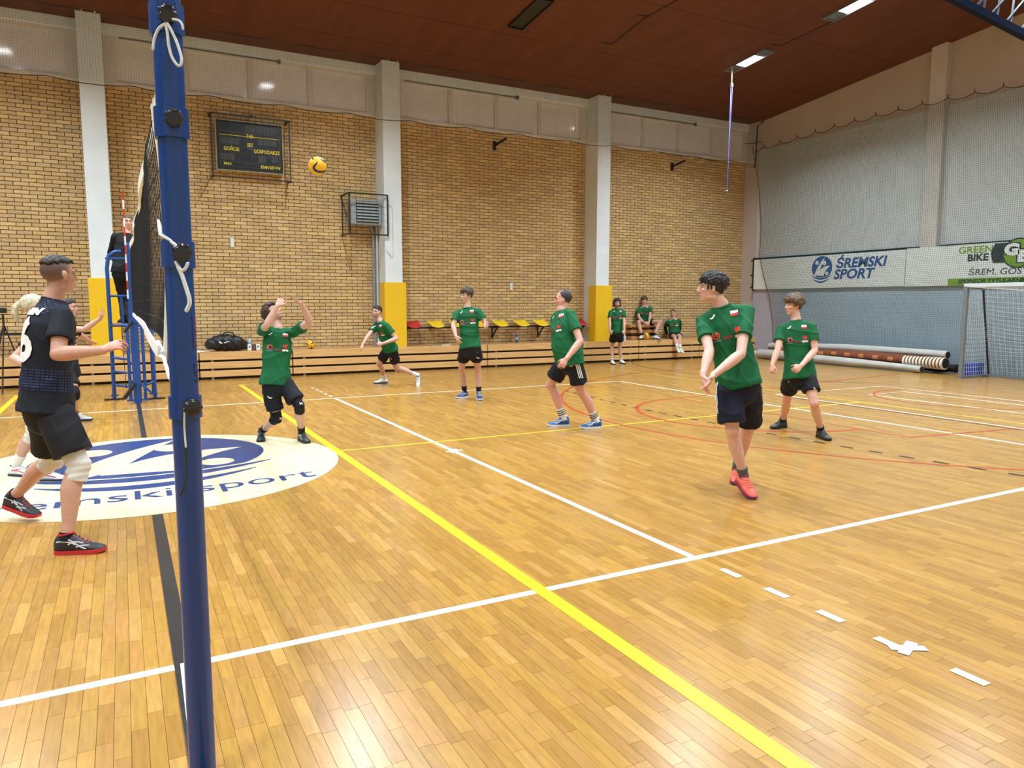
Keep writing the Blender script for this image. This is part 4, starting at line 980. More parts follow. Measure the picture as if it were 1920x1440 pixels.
def hand(parts, W, d, n, side, s, curl=25, thumb=1.0, vox=.005, spread=.0):
    d = nrm(d); n = nrm(n-(n@d)*d); u = np.cross(d, n)*(1 if side == 'R' else -1)
    parts.append(tubeVF([W-d*.02*s, W+d*.03*s, W+d*.065*s, W+d*.088*s], np.array([.026, .034, .041, .038])*s, np.array([.021, .019, .017, .012])*s, u, 12))
    fl = [.072, .08, .074, .058]; off = [.031, .0105, -.0105, -.031]; r = max(.0082*s, vox*.75)
    for i in range(4):
        p = W+d*(.082-.004*abs(i-1.2))*s+u*off[i]*s*(1.15); a = spread*(1.5-i); dd = nrm(d*math.cos(a)+u*math.sin(a)); P = [p-dd*.02*s, p]
        th = 0
        for k, q in enumerate((.45, .31, .24)):
            th += math.radians(curl*(1+.12*i)*(.7 if k == 0 else 1)); e = dd*math.cos(th)+n*math.sin(th); p = p+e*fl[i]*q*s; P.append(p)
        parts.append(tubeVF(P, np.array([r*1.1, r*1.08, r, r*.92, r*.8]), n=8))
    b = W+d*.022*s+u*.024*s; t1 = nrm(d*.62+u*.72*thumb+n*.32); t2 = nrm(d*.85+u*.35*thumb+n*.4)
    parts.append(tubeVF([b-t1*.01*s, b+t1*.038*s, b+t1*.038*s+t2*.030*s, b+t1*.038*s+t2*.052*s], np.array([.016*s, .0125*s, r*1.15, r*.95]), n=8))
SHST = [(-.004, .018, .072), (.012, .034, .098), (.045, .040, .112), (.095, .040, .114), (.128, .041, .100), (.162, .045, .080), (.205, .048, .062), (.245, .044, .052), (.275, .032, .044), (.29, .014, .033)]
def shoe(root, A, yawd, pitch, s, cols, lab=None, high=0, stripes=None, lace=True, side_flip=1):
    """A heel bottom point; returns ankle joint"""
    f = hdir(yawd); r = math.radians(pitch); fw = f*math.cos(r)-UP*math.sin(r); up = UP*math.cos(r)+f*math.sin(r); sd = np.cross(fw, up)
    def S(x, a):   # a 0..pi over the top, lateral -..+
        xs = [q[0] for q in SHST]; w_ = np.interp(x, xs, [q[1] for q in SHST]); h = np.interp(x, xs, [q[2] for q in SHST])+(high if x < .1 else high*max(0, 1-(x-.1)/.06))
        yy = w_*math.cos(a); zz = .018+(h-.018)*max(0, math.sin(a))**.62
        return A+(fw*x+sd*yy+up*zz)*s
    n = 13; V = []; 
    X = [q[0] for q in SHST]
    for x in X: V += [S(x, math.pi*j/(n-1)) for j in range(n)]
    K = len(X); F = [(i*n+j, (i+1)*n+j, (i+1)*n+j+1, i*n+j+1) for i in range(K-1) for j in range(n-1)]
    F += [(i*n, i*n+n-1, (i+1)*n+n-1, (i+1)*n) for i in range(K-1)]+[tuple(range(n)), tuple((K-1)*n+j for j in range(n-1, -1, -1))]
    c = mat(cols[0], srgb(*cols[1]), .5, var=.05, scale=30)
    sh = mesh_obj('shoe', V, F, c, root, smooth=True)
    if lab: sh['label'] = lab
    P = []; O = [(q[0], q[1]+.004) for q in SHST]
    out = [(x, w_) for x, w_ in O]+[(x, -w_) for x, w_ in O[::-1]]
    spring = lambda x: .012*max(0, (x-.22)/.07)**1.5
    V = [A+(fw*x+sd*y+up*(.0+spring(x)))*s for x, y in out]+[A+(fw*(x*1.01-.001)+sd*y*1.02+up*(.026+spring(x)*.6))*s for x, y in out]; m = len(out)
    F = [tuple(range(m)), tuple(range(2*m-1, m-1, -1))]+[((i+1) % m, i, m+i, m+(i+1) % m) for i in range(m)]
    mesh_obj('sole', V, F, mat(cols[2], srgb(*cols[3]), .5), sh)
    if lace:
        for k in range(5):
            x = .112+k*.021; P = [S(x, a)+up*.003*s for a in np.linspace(1.05, 2.1, 5)]; MB().tube(P, .0034*s, 5).build('lace', mat(cols[4], srgb(*cols[5]), .7), sh)
    P = [S(.03+.07*k/6, 1.5)+up*.002 for k in range(7)]
    MB().tube([A+(fw*(.064+.040*math.cos(a))+sd*.034*math.sin(a)+up*(.112+high*.9+.006*math.cos(a)))*s for a in np.linspace(0, 2*math.pi, 15)], .008*s, 6).build('shoe_collar', mat(cols[2]+'_collar', srgb(*cols[3]), .6), sh, smooth=True)
    if stripes:
        for sgn in (1, -1):
            for (a, b, wd) in stripes[2]:
                pts = []
                for k in range(6):
                    q = k/5; x = a[0]+(b[0]-a[0])*q; an = a[1]+(b[1]-a[1])*q; an = an if sgn > 0 else math.pi-an; pts.append(S(x, an)+sd*sgn*.0015)
                MB().tube(pts, wd*s, 5, 'round', rb=.0025*s, side=tuple(up)).build('stripe', mat(stripes[0], srgb(*stripes[1]), .5), sh)
    return A+(fw*.066+up*(.10))*s, fw, up, sh
ST_A = [((.05, .75), (.19, .22), .004), ((.09, .25), (.17, .95), .0045), ((.135, .2), (.205, .85), .0045), ((.02, .5), (.13, .35), .004)]
ST_B = [((.06, .3), (.20, .5), .005), ((.09, .25), (.15, .9), .004)]
def headparts(C, R3, s, vox, fem=False, jaw=1.0):
    """R3 rows: right, fwd, up"""
    def W(x, y, z): return C+(R3[0]*x+R3[1]*y+R3[2]*z)*s
    P = []
    def E(c, r, ax=None, tilt=None):
        P.append(ellVF(W(*c), np.array(r)*s, R3 if ax is None else ax, 16, 12))
    E((0, -.014, .034), (.0755, .094, .084)); E((0, .012, -.02), (.066*jaw, .076, .086))
    E((0, .028, -.062), (.050*jaw, .052, .052)); E((0, .064, -.097), (.023, .020, .018)); E((.042*jaw, .0, -.068), (.02, .034, .028)); E((-.042*jaw, .0, -.068), (.02, .034, .028))
    for q in (-1, 1):
        E((q*.040, .058, -.022), (.022, .024, .018)); E((q*.0115, .094, -.034), (.0085, .010, .0075))
        e = np.array([nrm(R3[0]*1+R3[1]*.35*q*-1), nrm(R3[1]), R3[2]]); E((q*.077, -.008, -.004), (.0065, .018, .031)); E((q*.080, -.014, .008), (.006, .010, .018))
        P.append(tubeVF([W(q*.045, .074, .026), W(q*.018, .086, .024)], np.array([.010, .010])*s, n=8))
    P.append(tubeVF([W(0, .084, .020), W(0, .094, -.004), W(0, .106, -.028)], np.array([.0085, .0095, .0125])*s, n=10))
    P.append(ellVF(W(0, .086, -.061), np.array((.024, .0115, .0065))*s, R3, 12, 8)); P.append(ellVF(W(0, .084, -.0715), np.array((.020, .0115, .0075))*s, R3, 12, 8))
    return P, W
def hair(root, W, R3, s, style, col, vox, seed=1):
    rr = np.random.default_rng(seed); P = []; n = 260
    thick = dict(short=.010, mop=.022, curly=.034, crop=.016, long=.026, thin=.008, buzz=.006, pony=.012, curlytop=.046, fringe=.02)[style]
    for i in range(n):
        ph = math.acos(1-2*(i+.5)/n); th = i*2.39996; v = np.array([math.sin(ph)*math.cos(th), math.sin(ph)*math.sin(th), math.cos(ph)])
        x, y, z = v; ax_, az = abs(x), z
        front = y > .25
        # hairline
        ok = z > (.52 if y > .72 else .40 if y > .45 else .10 if y > .12 else -.22 if y > -.25 else -.62)
        th_ = thick*(.8+.4*rr.random())
        if style == 'crop':
            ok = z > (.64 if y > .5 else .58); th_ = .010
        if style == 'thin': ok = ok and not (z > .1 and y > .38) and not (z > .80 and y > -.1)
        if style in ('mop', 'curlytop', 'fringe'):
            ok = z > (.30 if y > .6 else .22 if y > .3 else -.02 if y > .05 else -.2 if y > -.25 else -.60)
            if z < 0: th_ *= .5
        if style == 'long': ok = z > (.42 if y > .5 else -.9 if y < .12 else .1); 
        if style == 'curly': ok = z > (.50 if y > .55 else .3 if y > .3 else -.75)
        if not ok: continue
        c0 = np.array([0, -.014, .034]); rad = np.array([.0755, .094, .084]); p = c0+v*rad
        if z < -.3: p = c0+np.array([x*.07, y*.085, z*.095])
        nr = nrm(v/rad)
        if style in ('curly', 'curlytop'): r0 = th_*.62; p = p+nr*th_*.42+rr.normal(0, .0035 if style == 'curlytop' else .005, 3); P.append(ellVF(W(*p), np.array([r0, r0, r0*.9])*s*1.1+.001, R3, 7, 5))
        else:
            r0 = .0185; tz = nr; tx = nrm(np.cross(tz, (0, 1, .01))); ty = np.cross(tz, tx); A = np.array([tx, ty, tz])@np.array(R3)
            P.append(ellVF(W(*(p+nr*th_*.3)), np.array([r0, r0*1.15, th_*.95+.003])*s, A, 8, 6))
    if style in ('mop', 'fringe', 'curlytop'):
        k = 11
        for i in range(k):
            x = -.062+.124*i/(k-1); z0 = .088-.35*x*x*10*.1; ln = (.052 if style != 'fringe' else .045)+.01*rr.random(); yb = .078*math.sqrt(max(.05, 1-(x/.078)**2))
            P.append(tubeVF([W(x*.9, yb*.70, .105-abs(x)*.35), W(x+.006, yb*1.06, .082-abs(x)*.3), W(x+.012, yb*1.14, .082-ln+.006)], np.array([.014, .012, .006])*s, n=7))
        for q in (-1, 1):
            for i in range(4): P.append(tubeVF([W(q*.068, .045-.03*i, .06), W(q*.080, .04-.03*i, .02), W(q*.078, .036-.03*i, -.008-.02*rr.random())], np.array([.014, .011, .006])*s, n=7))
    if style == 'long':
        for q in (-1, 1):
            for i in range(7): P.append(tubeVF([W(q*.05, .035-.024*i, .07), W(q*.088, .03-.024*i, .0), W(q*.084, .02-.022*i, -.075-.02*rr.random())], np.array([.018, .017, .010])*s, n=7))
        for i in range(6): x = -.06+.024*i; P.append(tubeVF([W(x, -.09, 0), W(x, -.10, -.09)], np.array([.018, .012])*s, n=7))
    if style == 'crop':
        for i in range(16): x = -.05+.0066*i; x *= .85; P.append(tubeVF([W(x, -.07, .088), W(x, 0, .124-abs(x)*.5), W(x*.9, .062, .106-abs(x)*.4), W(x*.9, .078, .094-abs(x)*.4)], np.array([.010, .010, .009, .005])*s, n=7))
        for i in range(16):
            a = rr.uniform(-.04, .04); b = rr.uniform(-.05, .04); P.append(tubeVF([W(a, b, .115-abs(a)*.4), W(a+rr.normal(0, .006), b-.018, .128-abs(a)*.4+rr.random()*.004)], np.array([.008, .003])*s, n=6))
    if style == 'pony':
        P.append(tubeVF([W(0, -.098, .05), W(.0, -.125, .045), W(0, -.155, .0), W(.0, -.16, -.06), W(0, -.145, -.125), W(0, -.135, -.15)], np.array([.012, .022, .032, .030, .018, .006])*s, n=10))
    V, F = remesh(P, max(vox*.8, .0046), 7 if style == 'pony' else 2)
    N = vnormals(V, F); V = V+N*(((.0006 if style == 'pony' else .0028)*s)*np.sin(V[:, :1]*190+V[:, 2:3]*70)*np.sin(V[:, 1:2]*170+V[:, 2:3]*60))
    c = np.array(col)
    o = mesh_obj('hair', V, F, mat('hair_%d_%d_%d' % tuple(c), srgb(*col), .5, spec=.4, var=.35, scale=60, stretch=(1, 1, .35), bump=.5, bscale=160), root, smooth=True)
    if style == 'pony': MB().tube([W(0, -.105, .048), W(0, -.122, .046)], .021*s, 10).build('hair_tie', m_padb, o)
    return o
def person(name_label, group, h, D, pelvis, face, neck, head, hyaw, feet, armL, armR, outfit, chest=None, hpitch=0, htilt=0, skin=(206, 162, 144), hairs=('short', (50, 38, 32)), hem=-.12, belly=0, knees=None, build=1.0, vox=None, seat=False, dN=0, dH=0, face_det=True, fem=False, ankles=None, footD=None, seed=1, shl=.375, thigh=.44, jaw=1.0, ears=True, wr=.010):
    s = h/1.80; vox = vox or max(.0060, D*.00085)
    F = hdir(face); Rt = np.cross(F, UP); ch = face if chest is None else chest; Fc = hdir(ch); Rc = np.cross(Fc, UP)
    Pv = at(pelvis[0], pelvis[1], D); N = at(neck[0], neck[1], D+dN)
    sp = nrm(N-Pv); Fc = nrm(Fc-(Fc@sp)*sp); Rc = np.cross(Fc, sp)
    ft = {}
    g = [gnd(*q['p'], q.get('z', 0)) if not q.get('D') else at(*q['p'], q['D']) for q in feet]
    root = empty('person', ((g[0][0]+g[1][0])/2, (g[0][1]+g[1][1])/2, min(g[0][2], g[1][2])), name_label, 'person', group)
    parts = []; ank = []; fdir = []
    for q, gg in zip(feet, g):   # 'p' is sole centre
        f = hdir(q['yaw']); r = math.radians(q.get('pitch', 0)); fw = f*math.cos(r)-UP*math.sin(r)
        A = gg-fw*.14*s
        if q.get('pitch', 0) > 0: A = gg-f*.0-fw*.24*s*1.0+0*UP
        sc = q.get('cols', outfit['shoe'])
        a, fw, upv, sh = shoe(root, A, q['yaw'], q.get('pitch', 0), s, sc, q.get('lab'), outfit.get('high', 0), outfit.get('stripes'))
        ank.append(a); fdir.append((fw, upv))
    hipw = .084*s*build**.5
    hips = {'L': Pv-Rt*hipw, 'R': Pv+Rt*hipw}
    lt, ls = .435*s, .425*s
    BR = lambda v: v*s*build**.5
    rep = []
    legs = {}
    for i, sd in enumerate('LR'):
        H = hips[sd]; A = ank[i]; kx, ky = knees[i][:2]; best = None
        for t in np.linspace(-.7, .7, 141):
            K = at(kx, ky, (dep(H)+dep(A))/2+t); e = (np.linalg.norm(K-H)-lt)**2+(np.linalg.norm(K-A)-ls)**2+1e-3*(t-(knees[i][2] if len(knees[i]) > 2 else -.15))**2
            if best is None or e < best[0]: best = (e, K)
        K = best[1]; legs[sd] = (H, K, A); rep.append('%s th %.2f sh %.2f' % (sd, np.linalg.norm(K-H)/s, np.linalg.norm(K-A)/s))
        fw, upv = fdir[i]; back = -nrm(F+fw)
        hp = lambda a, b, q: a+(b-a)*q
        parts.append(tubeVF([hp(H, K, q)+(-back)*.012*s*math.sin(3.1*q) for q in (-.05, .2, .5, .8, 1)], BR(np.array([.062, .071, .069, .058, .053])), n=14))
        parts.append(ellVF(K-back*.008*s, BR(np.array((.052, .052, .056))), None, 12, 10))
        parts.append(tubeVF([hp(K, A, q)+back*b*s for q, b in ((0, 0), (.18, .014), (.33, .020), (.55, .010), (.8, 0), (1, 0))], BR(np.array([.052, .054, .057, .049, .037, .036])), n=14))
        parts.append(tubeVF([A+back*.0, A+fw*.03*s-upv*.03*s, A+fw*.08*s-upv*.06*s], np.array([.036, .028, .018])*s, n=10))
    # torso
    L = np.linalg.norm(N-Pv); mid = (Pv+N)/2+(-(F+Fc)/2)*.0+(F*.0)
    def spine(t):
        b = .02*s*math.sin(math.pi*min(max(t, 0), 1)); return Pv+(N-Pv)*t-Fc*b*.6
    def sdv(t): q = min(max(t, 0), 1); return nrm(Rt*(1-q)+Rc*q)
    bsec = [(-.1, .150, .105), (.05, .158, .110), (.25, .142, .098), (.45, .150, .105), (.65, .158, .110), (.8, .145, .098), (.90, .10, .074), (1.0, .058, .056)]
    tp = [spine(t) for t, _, _ in bsec]; Bt = build*(.92 if fem else 1)
    parts.append(tubeVF(tp, np.array([q[1] for q in bsec])*s*Bt, np.array([q[2] for q in bsec])*s*Bt, np.array([sdv(t) for t, _, _ in bsec]), 20))
    SHD = {'L': spine(.84)-Rc*shl/2*s*.93+Fc*.005, 'R': spine(.84)+Rc*shl/2*s*.93+Fc*.005}
    arms = {}
    for sd, arm in (('L', armL), ('R', armR)):
        S_ = SHD[sd].copy()
        if arm is None: arms[sd] = None; continue
        sh_up = arm.get('raise', 0); S_ = S_+UP*sh_up*s
        E_ = solve_len(S_, arm['e'][0], arm['e'][1], .295*s, arm['e'][2], D); W_ = solve_len(E_, arm['w'][0], arm['w'][1], .26*s, arm['w'][2], D); T_ = solve_len(W_, arm['h'][0], arm['h'][1], .17*s, arm['h'][2] if len(arm['h']) > 2 else 1, D)
        rep.append('%s el %.2f wr %.2f' % (sd, np.linalg.norm(E_-S_)/s, np.linalg.norm(W_-E_)/s))
        arms[sd] = (S_, E_, W_, T_)
        parts.append(ellVF(S_-UP*.008*s, BR(np.array((.048, .048, .048))), None, 12, 8))
        parts.append(tubeVF([spine(.95), (spine(.93)+S_)/2+UP*.006*s, S_], BR(np.array([.040, .042, .042])), n=10))
        parts.append(tubeVF([S_+(E_-S_)*q for q in (0, .3, .55, .85, 1)], BR(np.array([.046, .049, .046, .040, .039])), n=12))
        parts.append(tubeVF([E_+(W_-E_)*q for q in (0, .2, .45, .75, 1)], BR(np.array([.040, .044, .040, .031, .027])), n=12))
        n_ = arm.get('n'); n_ = hdir(n_[0])*n_[1]+UP*n_[2] if n_ else nrm(Pv*[1, 1, 0]+np.array([0, 0, W_[2]])-W_)
        hand(parts, W_, T_-W_, n_, sd, s*(.93 if fem else 1), arm.get('curl', 22), arm.get('thumb', 1.0), vox, arm.get('spread', .06))
    # head
    HC = at(head[0], head[1], dep(N)+dH); Fh = hdir(hyaw); ph = math.radians(hpitch); Uh = UP*math.cos(ph)-Fh*math.sin(ph); Fh2 = Fh*math.cos(ph)+UP*math.sin(ph); Rh = np.cross(Fh2, Uh)
    tt = math.radians(htilt); Rh, Uh = Rh*math.cos(tt)+Uh*math.sin(tt), Uh*math.cos(tt)-Rh*math.sin(tt)
    R3 = np.array([Rh, Fh2, Uh]); rep.append('neck-head %.2f torso %.2f' % (np.linalg.norm(HC-N)/s, L/s))
    hp_, W = headparts(HC, R3, s, vox, fem, jaw)
    parts += hp_
    nb = HC-Uh*.06*s-Fh2*.018*s
    parts.append(tubeVF([N-sp*.05*s-Fc*.01*s, (N+nb)/2-Fh2*.004*s, nb], np.array([.064, .056, .055])*s*(.88 if fem else build**.4), n=14))
    V, Fq = remesh(parts, vox, 3 if vox < .007 else 2)
    # skin tint
    loc = (V-HC)@R3.T/s; base = np.array(srgb(*skin)); C_ = np.tile(base, (len(V), 1))
    def blob(c, r, col, k=1.0):
        q = np.exp(-(((loc-np.array(c))/np.array(r))**2).sum(1))*k; C_[:] = C_*(1-q[:, None])+np.array(srgb(*col))*q[:, None]
    sk = np.array(skin); blob((0, .092, -.066), (.022, .02, .009), (176, 96, 88), .8)
    for q in (-1, 1):
        blob((q*.045, .07, -.03), (.02, .03, .018), tuple(sk*[1, .84, .8]), .6); blob((q*.03, .085, .004), (.016, .02, .008), tuple(sk*.62), .75)
    if hairs[0] == 'crop' or outfit.get('fade'):
        q = 1/(1+np.exp(-(loc[:, 2]+.035-1.1*np.maximum(loc[:, 1]+.03, 0))/.016)); q *= 1/(1+np.exp((loc[:, 1]-.045)/.012)); q *= .84
        q[np.linalg.norm(loc, axis=1) > .2] = 0
        q[(np.abs(loc[:, 0]) > .0745) & (loc[:, 2] < .03)] = 0
        C_[:] = C_*(1-q[:, None])+np.array(srgb(*hairs[1]))*q[:, None]
    if outfit.get('beard'):
        q = np.exp(-(((loc-np.array((0, .05, -.085)))/np.array((.06, .06, .032)))**2).sum(1)); q = np.clip(q*1.6, 0, .85)*outfit['beard']; q[(loc[:, 2] > -.052) & (np.abs(loc[:, 0]) < .012)] *= .6
        lip = np.exp(-(((loc-np.array((0, .09, -.066)))/np.array((.02, .03, .007)))**2).sum(1)); q = q*(1-lip*.8)
        m2 = np.exp(-(((loc-np.array((0, .09, -.049)))/np.array((.026, .03, .006)))**2).sum(1)); q = np.maximum(q, m2*.8*outfit['beard'])
        C_[:] = C_*(1-q[:, None])+np.array(srgb(*hairs[1]))*q[:, None]
    for sd in 'LR':
        K = legs[sd][1]; q = np.exp(-(np.linalg.norm(V-K, axis=1)/(.05*s))**2)*.45; C_[:] = C_*(1-q[:, None])+np.array(srgb(*(sk*[.97, .74, .68])))*q[:, None]
        if arms[sd]:
            for J, rr_ in ((arms[sd][1], .04), (arms[sd][3], .09)):
                q = np.exp(-(np.linalg.norm(V-J, axis=1)/(rr_*s))**2)*.35; C_[:] = C_*(1-q[:, None])+np.array(srgb(*(sk*[1, .78, .74])))*q[:, None]
    body = mesh_obj('body', V, Fq, m_skin, root, smooth=True, cols=C_)
    if face_det:
        for q in (-1, 1):
            e = MB().ell(W(q*.030, .0672, .0035), .0112*s, R3, 12, 10).build('eye', m_eyew, root, smooth=True)
            MB().ell(W(q*.030, .0748, .0030), np.array((.0070, .0048, .0062))*s, R3, 10, 8).build('iris', m_iris, e, smooth=True)
            if D < 7: MB().tube([W(q*.030+a, (.0785-abs(a)*.14), .0108-abs(a)*.14) for a in (-.014, -.007, 0, .007, .014)], .0024*s, 6, 'round').build('eyelid', m_skin_lid, root, smooth=True)
            MB().tube([W(q*.012, .0975, .029), W(q*.030, .0945, .0335), W(q*.050, .080, .029)], np.array([.0045, .0055, .0030])*s, 6, 'round').build('eyebrow', mat('brow_%d' % hairs[1][0], srgb(*[c*.8 for c in hairs[1]]), .8), root, smooth=True)
    hair(root, W, R3, s, hairs[0], hairs[1], vox, seed)
    # ---- shirt
    cv = max(vox, .0095)
    def wrinkle(V, F, amp, seed=0, pts=None):
        N_ = vnormals(V, F); a = seed*1.7; x, y, z = V.T
        w_ = np.sin(x*17+z*9+2.1*np.sin(y*8+z*5+a)+a)*.5+np.sin((x+y)*26-z*21+2*np.sin(x*9-y*7+a))*.32+np.sin(z*38+3*np.sin(x*12+y*9+a))*.2
        r_ = (1-np.abs(np.sin(x*7+y*5-z*9+2.4*np.sin(z*6+x*3+a)+a)))**3+(1-np.abs(np.sin(x*5-y*8+z*13+2*np.sin(x*7+a*2))))**4
        return V+N_*(amp*(w_*.6+r_*.9-.3))[:, None]
    ssec = [(hem, .192, .142), (hem+.03, .190, .142), (.05, .180, .136+belly*.4), (.22, .165, .124+belly), (.40, .164, .122+belly*.9), (.6, .172, .124+belly*.4), (.74, .172, .120), (.84, .150, .104), (.91, .112, .086), (.97, .078, .070), (1.0, .068, .064)]
    if fem: ssec = [(a, b*.90, c*.92) for a, b, c in ssec]
    sp_ = [spine(t)+Fc*(belly*.5*s*math.sin(math.pi*min(max((t+.05)/.8, 0), 1))) for t, _, _ in ssec]
    SP = [tubeVF(sp_, np.array([q[1] for q in ssec])*s*build, np.array([q[2] for q in ssec])*s*build, np.array([sdv(t) for t, _, _ in ssec]), 24, 'flat')]
    sl = outfit.get('sleeve', .58); cuff = []
    for sd in 'LR':
        if not arms[sd]: continue
        S_, E_, W_, T_ = arms[sd]; d = E_-S_
        SP.append(ellVF(S_-UP*.004*s, BR(np.array((.060, .060, .060))), None, 12, 8)); SP.append(tubeVF([spine(.93), (spine(.91)+S_)/2+UP*.006*s, S_], BR(np.array([.056, .058, .058])), n=12))
        if sl <= 1: SP.append(tubeVF([S_-d*.08, S_+d*.25, S_+d*sl], BR(np.array([.058, .064, .069])), n=14, ends='flat')); cuff.append((S_+d*(sl-.03), S_+d*(sl+.006), BR(.0705)))
        else:
            SP.append(tubeVF([S_, S_+d*.5, E_], BR(np.array([.066, .060, .056])), n=14)); e = W_-E_; SP.append(tubeVF([E_, E_+e*.5, E_+e*.92], BR(np.array([.056, .050, .040])), n=14, ends='flat'))
    V, Fq = remesh(SP, cv, 3); V = wrinkle(V, Fq, wr*s, seed)
    shirt = mesh_obj('shirt', V, Fq, outfit['shirt'], root, smooth=True)
    bvh = BVHTree.FromPolygons(V.tolist(), Fq)
    MB().tube([N-sp*.012*s+(Rc*math.cos(a)*.066+Fc*math.sin(a)*.064-sp*.018*math.sin(a)+Fc*.0)*s for a in np.linspace(0, 2*math.pi, 20)], .0085*s, 6).build('collar', outfit.get('trim', outfit['shirt']), shirt, smooth=True)
    for a, b, r in cuff: MB().tube([a, b], r, 16).build('sleeve_cuff', outfit.get('trim', outfit['shirt']), shirt, smooth=True)
    ctr = spine(.62); uy = nrm(sp); 
    def print2(nm, sh, x, y, m, face_=1, off=.004):
        P_, F_ = project(sh, bvh, ctr+Rc*(-x*face_)*0+(-Rc*face_)*x*s+uy*y*s, -Rc*face_*s, uy*s, Fc*face_, off=off)
        if F_: mesh_obj(nm, P_, F_, m, shirt)
    if outfit.get('print'):
        st = .02; q = outfit['print']
        # viewer's left = person's right (x<0)
        chk = [(-.026, -.004), (-.016, -.016), (.004, -.014), (.016, .0), (.028, .018), (.012, .018), (.002, .0), (-.012, -.004)]
        print2('chest_mark', shape_polys([[(x-.085, y+.155) for x, y in chk]], st), 0, 0, m_wp)
        print2('flag_white', shape_polys([[(.055, .15), (.115, .15), (.115, .172), (.055, .172)]], st), 0, 0, m_wp); print2('flag_red', shape_polys([[(.055, .127), (.115, .127), (.115, .1495), (.055, .1495)]], st), 0, 0, m_red2)
        print2('round_print', shape_polys([ellipse(-.085, .0, .032, .032, 18)], st), 0, 0, m_org, off=.003); print2('round_print', shape_polys([ellipse(-.080, -.002, .018, .019, 14)], st), 0, 0, m_nvp, off=.0055)
        print2('print_line', shape_polys([[(-.125, -.045), (-.05, -.045), (-.05, -.038), (-.125, -.038)]], st), 0, 0, m_gryp)
        print2('lettering', shape_text('LOGO'[:0] or 'SAN', .034, st, xs=1.2, bold=.002), 0.005, -.03, m_drd)
        hrt = [(.0, -.028), (.026, .0), (.028, .016), (.014, .026), (.0, .018), (-.014, .026), (-.028, .016), (-.026, .0)]
        print2('heart_print', shape_polys([[(x+.088, y+.012) for x, y in hrt]], st), 0, 0, m_red2); print2('lettering', shape_text('RESO', .026, st, xs=1.1, bold=.0025), .088, -.033, m_wp)
    if outfit.get('back'):
        print2('back_number', shape_text(outfit['back'][0], .36, .03, xs=.92, bold=.014), 0.02, -.04, m_wp, -1, .005); print2('back_lettering', shape_text(outfit['back'][1], .052, .02, xs=1.3, bold=.005), .035, .15, m_wp, -1, .005)
    if outfit.get('dots'):
        for rr_ in range(7):
            for k in range(22):
                a = -1.35+2.7*k/21; 
        D2 = []
        for j in range(8):
            for i in range(15): D2.append([(-.15+.021*i+q[0], -.325+.017*j+q[1]) for q in ((-.006, -.005), (.006, -.005), (.006, .005), (-.006, .005))][0:4])
        for fr, rt in ((Rc, Fc), (nrm(Rc-Fc*.9), nrm(Fc+Rc*.9))):
            P_, F_ = project(shape_polys([p for p in D2]), bvh, ctr, (rt)*s, uy*s, fr, off=.002, reach=.6)
            if F_: o = mesh_obj('dot_pattern', P_, F_, m_navyp, shirt); o['kind'] = 'stuff'
        D3 = [[(-.075+.019*i+q[0], .075+.018*j+q[1]) for q in ((-.006, -.005), (.006, -.005), (.006, .005), (-.006, .005))] for j in range(6) for i in range(9)]
        fr = nrm(Rc+uy*.6); rt = nrm(np.cross(uy, fr)); u3 = np.cross(fr, rt)
        P_, F_ = project(shape_polys(D3), bvh, ctr+Rc*.02, rt*s*1.0, nrm(np.cross(fr, rt))*s, fr, off=.002, reach=.7)
        if F_: o = mesh_obj('dot_pattern', P_, F_, m_navyp, shirt); o['kind'] = 'stuff'
    # ---- shorts / trousers
    tf = outfit.get('short', .62); BP = [tubeVF([spine(-.17), spine(-.08), spine(.04), spine(.14)], np.array([.135, .165, .168, .150])*s*build, np.array([.105, .124, .124, .112])*s*build, np.array([Rt]*4), 20)]
    hems = []
    for sd in 'LR':
        H, K, A = legs[sd]
        if tf <= 1: BP.append(tubeVF([H+(K-H)*q for q in (-.05, .25, tf*.7, tf)], BR(np.array([.082, .100, .102, .106]))*outfit.get('loose', 1), n=18, ends='flat')); hems.append((H+(K-H)*tf, nrm(K-H)))
        else: BP.append(tubeVF([H, H+(K-H)*.5, K], BR(np.array([.100, .086, .072])), n=16)); BP.append(tubeVF([K, K+(A-K)*.5, K+(A-K)*1.02], BR(np.array([.072, .066, .058])), n=16, ends='flat'))
    V, Fq = remesh(BP, cv, 3); V = wrinkle(V, Fq, wr*.8*s, seed+3)
    pants = mesh_obj('shorts' if tf <= 1 else 'trousers', V, Fq, outfit['shorts'], root, smooth=True)
    bv2 = BVHTree.FromPolygons(V.tolist(), Fq)
    if outfit.get('sidestripe'):
        for sd in 'LR':
            H, K, A = legs[sd]; o_ = Rt if sd == 'R' else -Rt; rt = nrm(np.cross(UP, o_)); dn = nrm(K-H)
            for k in (-1, 0, 1):
                sh_ = shape_polys([[(k*.022-.006, -.26), (k*.022+.006, -.26), (k*.022+.006, .08), (k*.022-.006, .08)]], .02)
                P_, F_ = project(sh_, bv2, H+o_*.02, rt*s, -dn*s, o_, off=.004)
                if F_: mesh_obj('side_stripe', P_, F_, m_wp, pants)
    if outfit.get('shortmark'):
        sd = outfit['shortmark']; H, K, A = legs[sd]; dn = nrm(K-H); o_ = nrm(F*1.0+(-Rt if sd == 'L' else Rt)*.45); rt = nrm(np.cross(-dn, o_)); rt = -rt
        sh_ = shape_polys([[(x*1.1, y*1.1) for x, y in [(-.026, -.004), (-.016, -.016), (.004, -.014), (.016, .0), (.028, .018), (.012, .018), (.002, .0), (-.012, -.004)]]], .02)
        P_, F_ = project(sh_, bv2, H+dn*.2*s, rt*s, -dn*s, o_, off=.004)
        if F_: mesh_obj('shorts_mark', P_, F_, m_wp, pants)
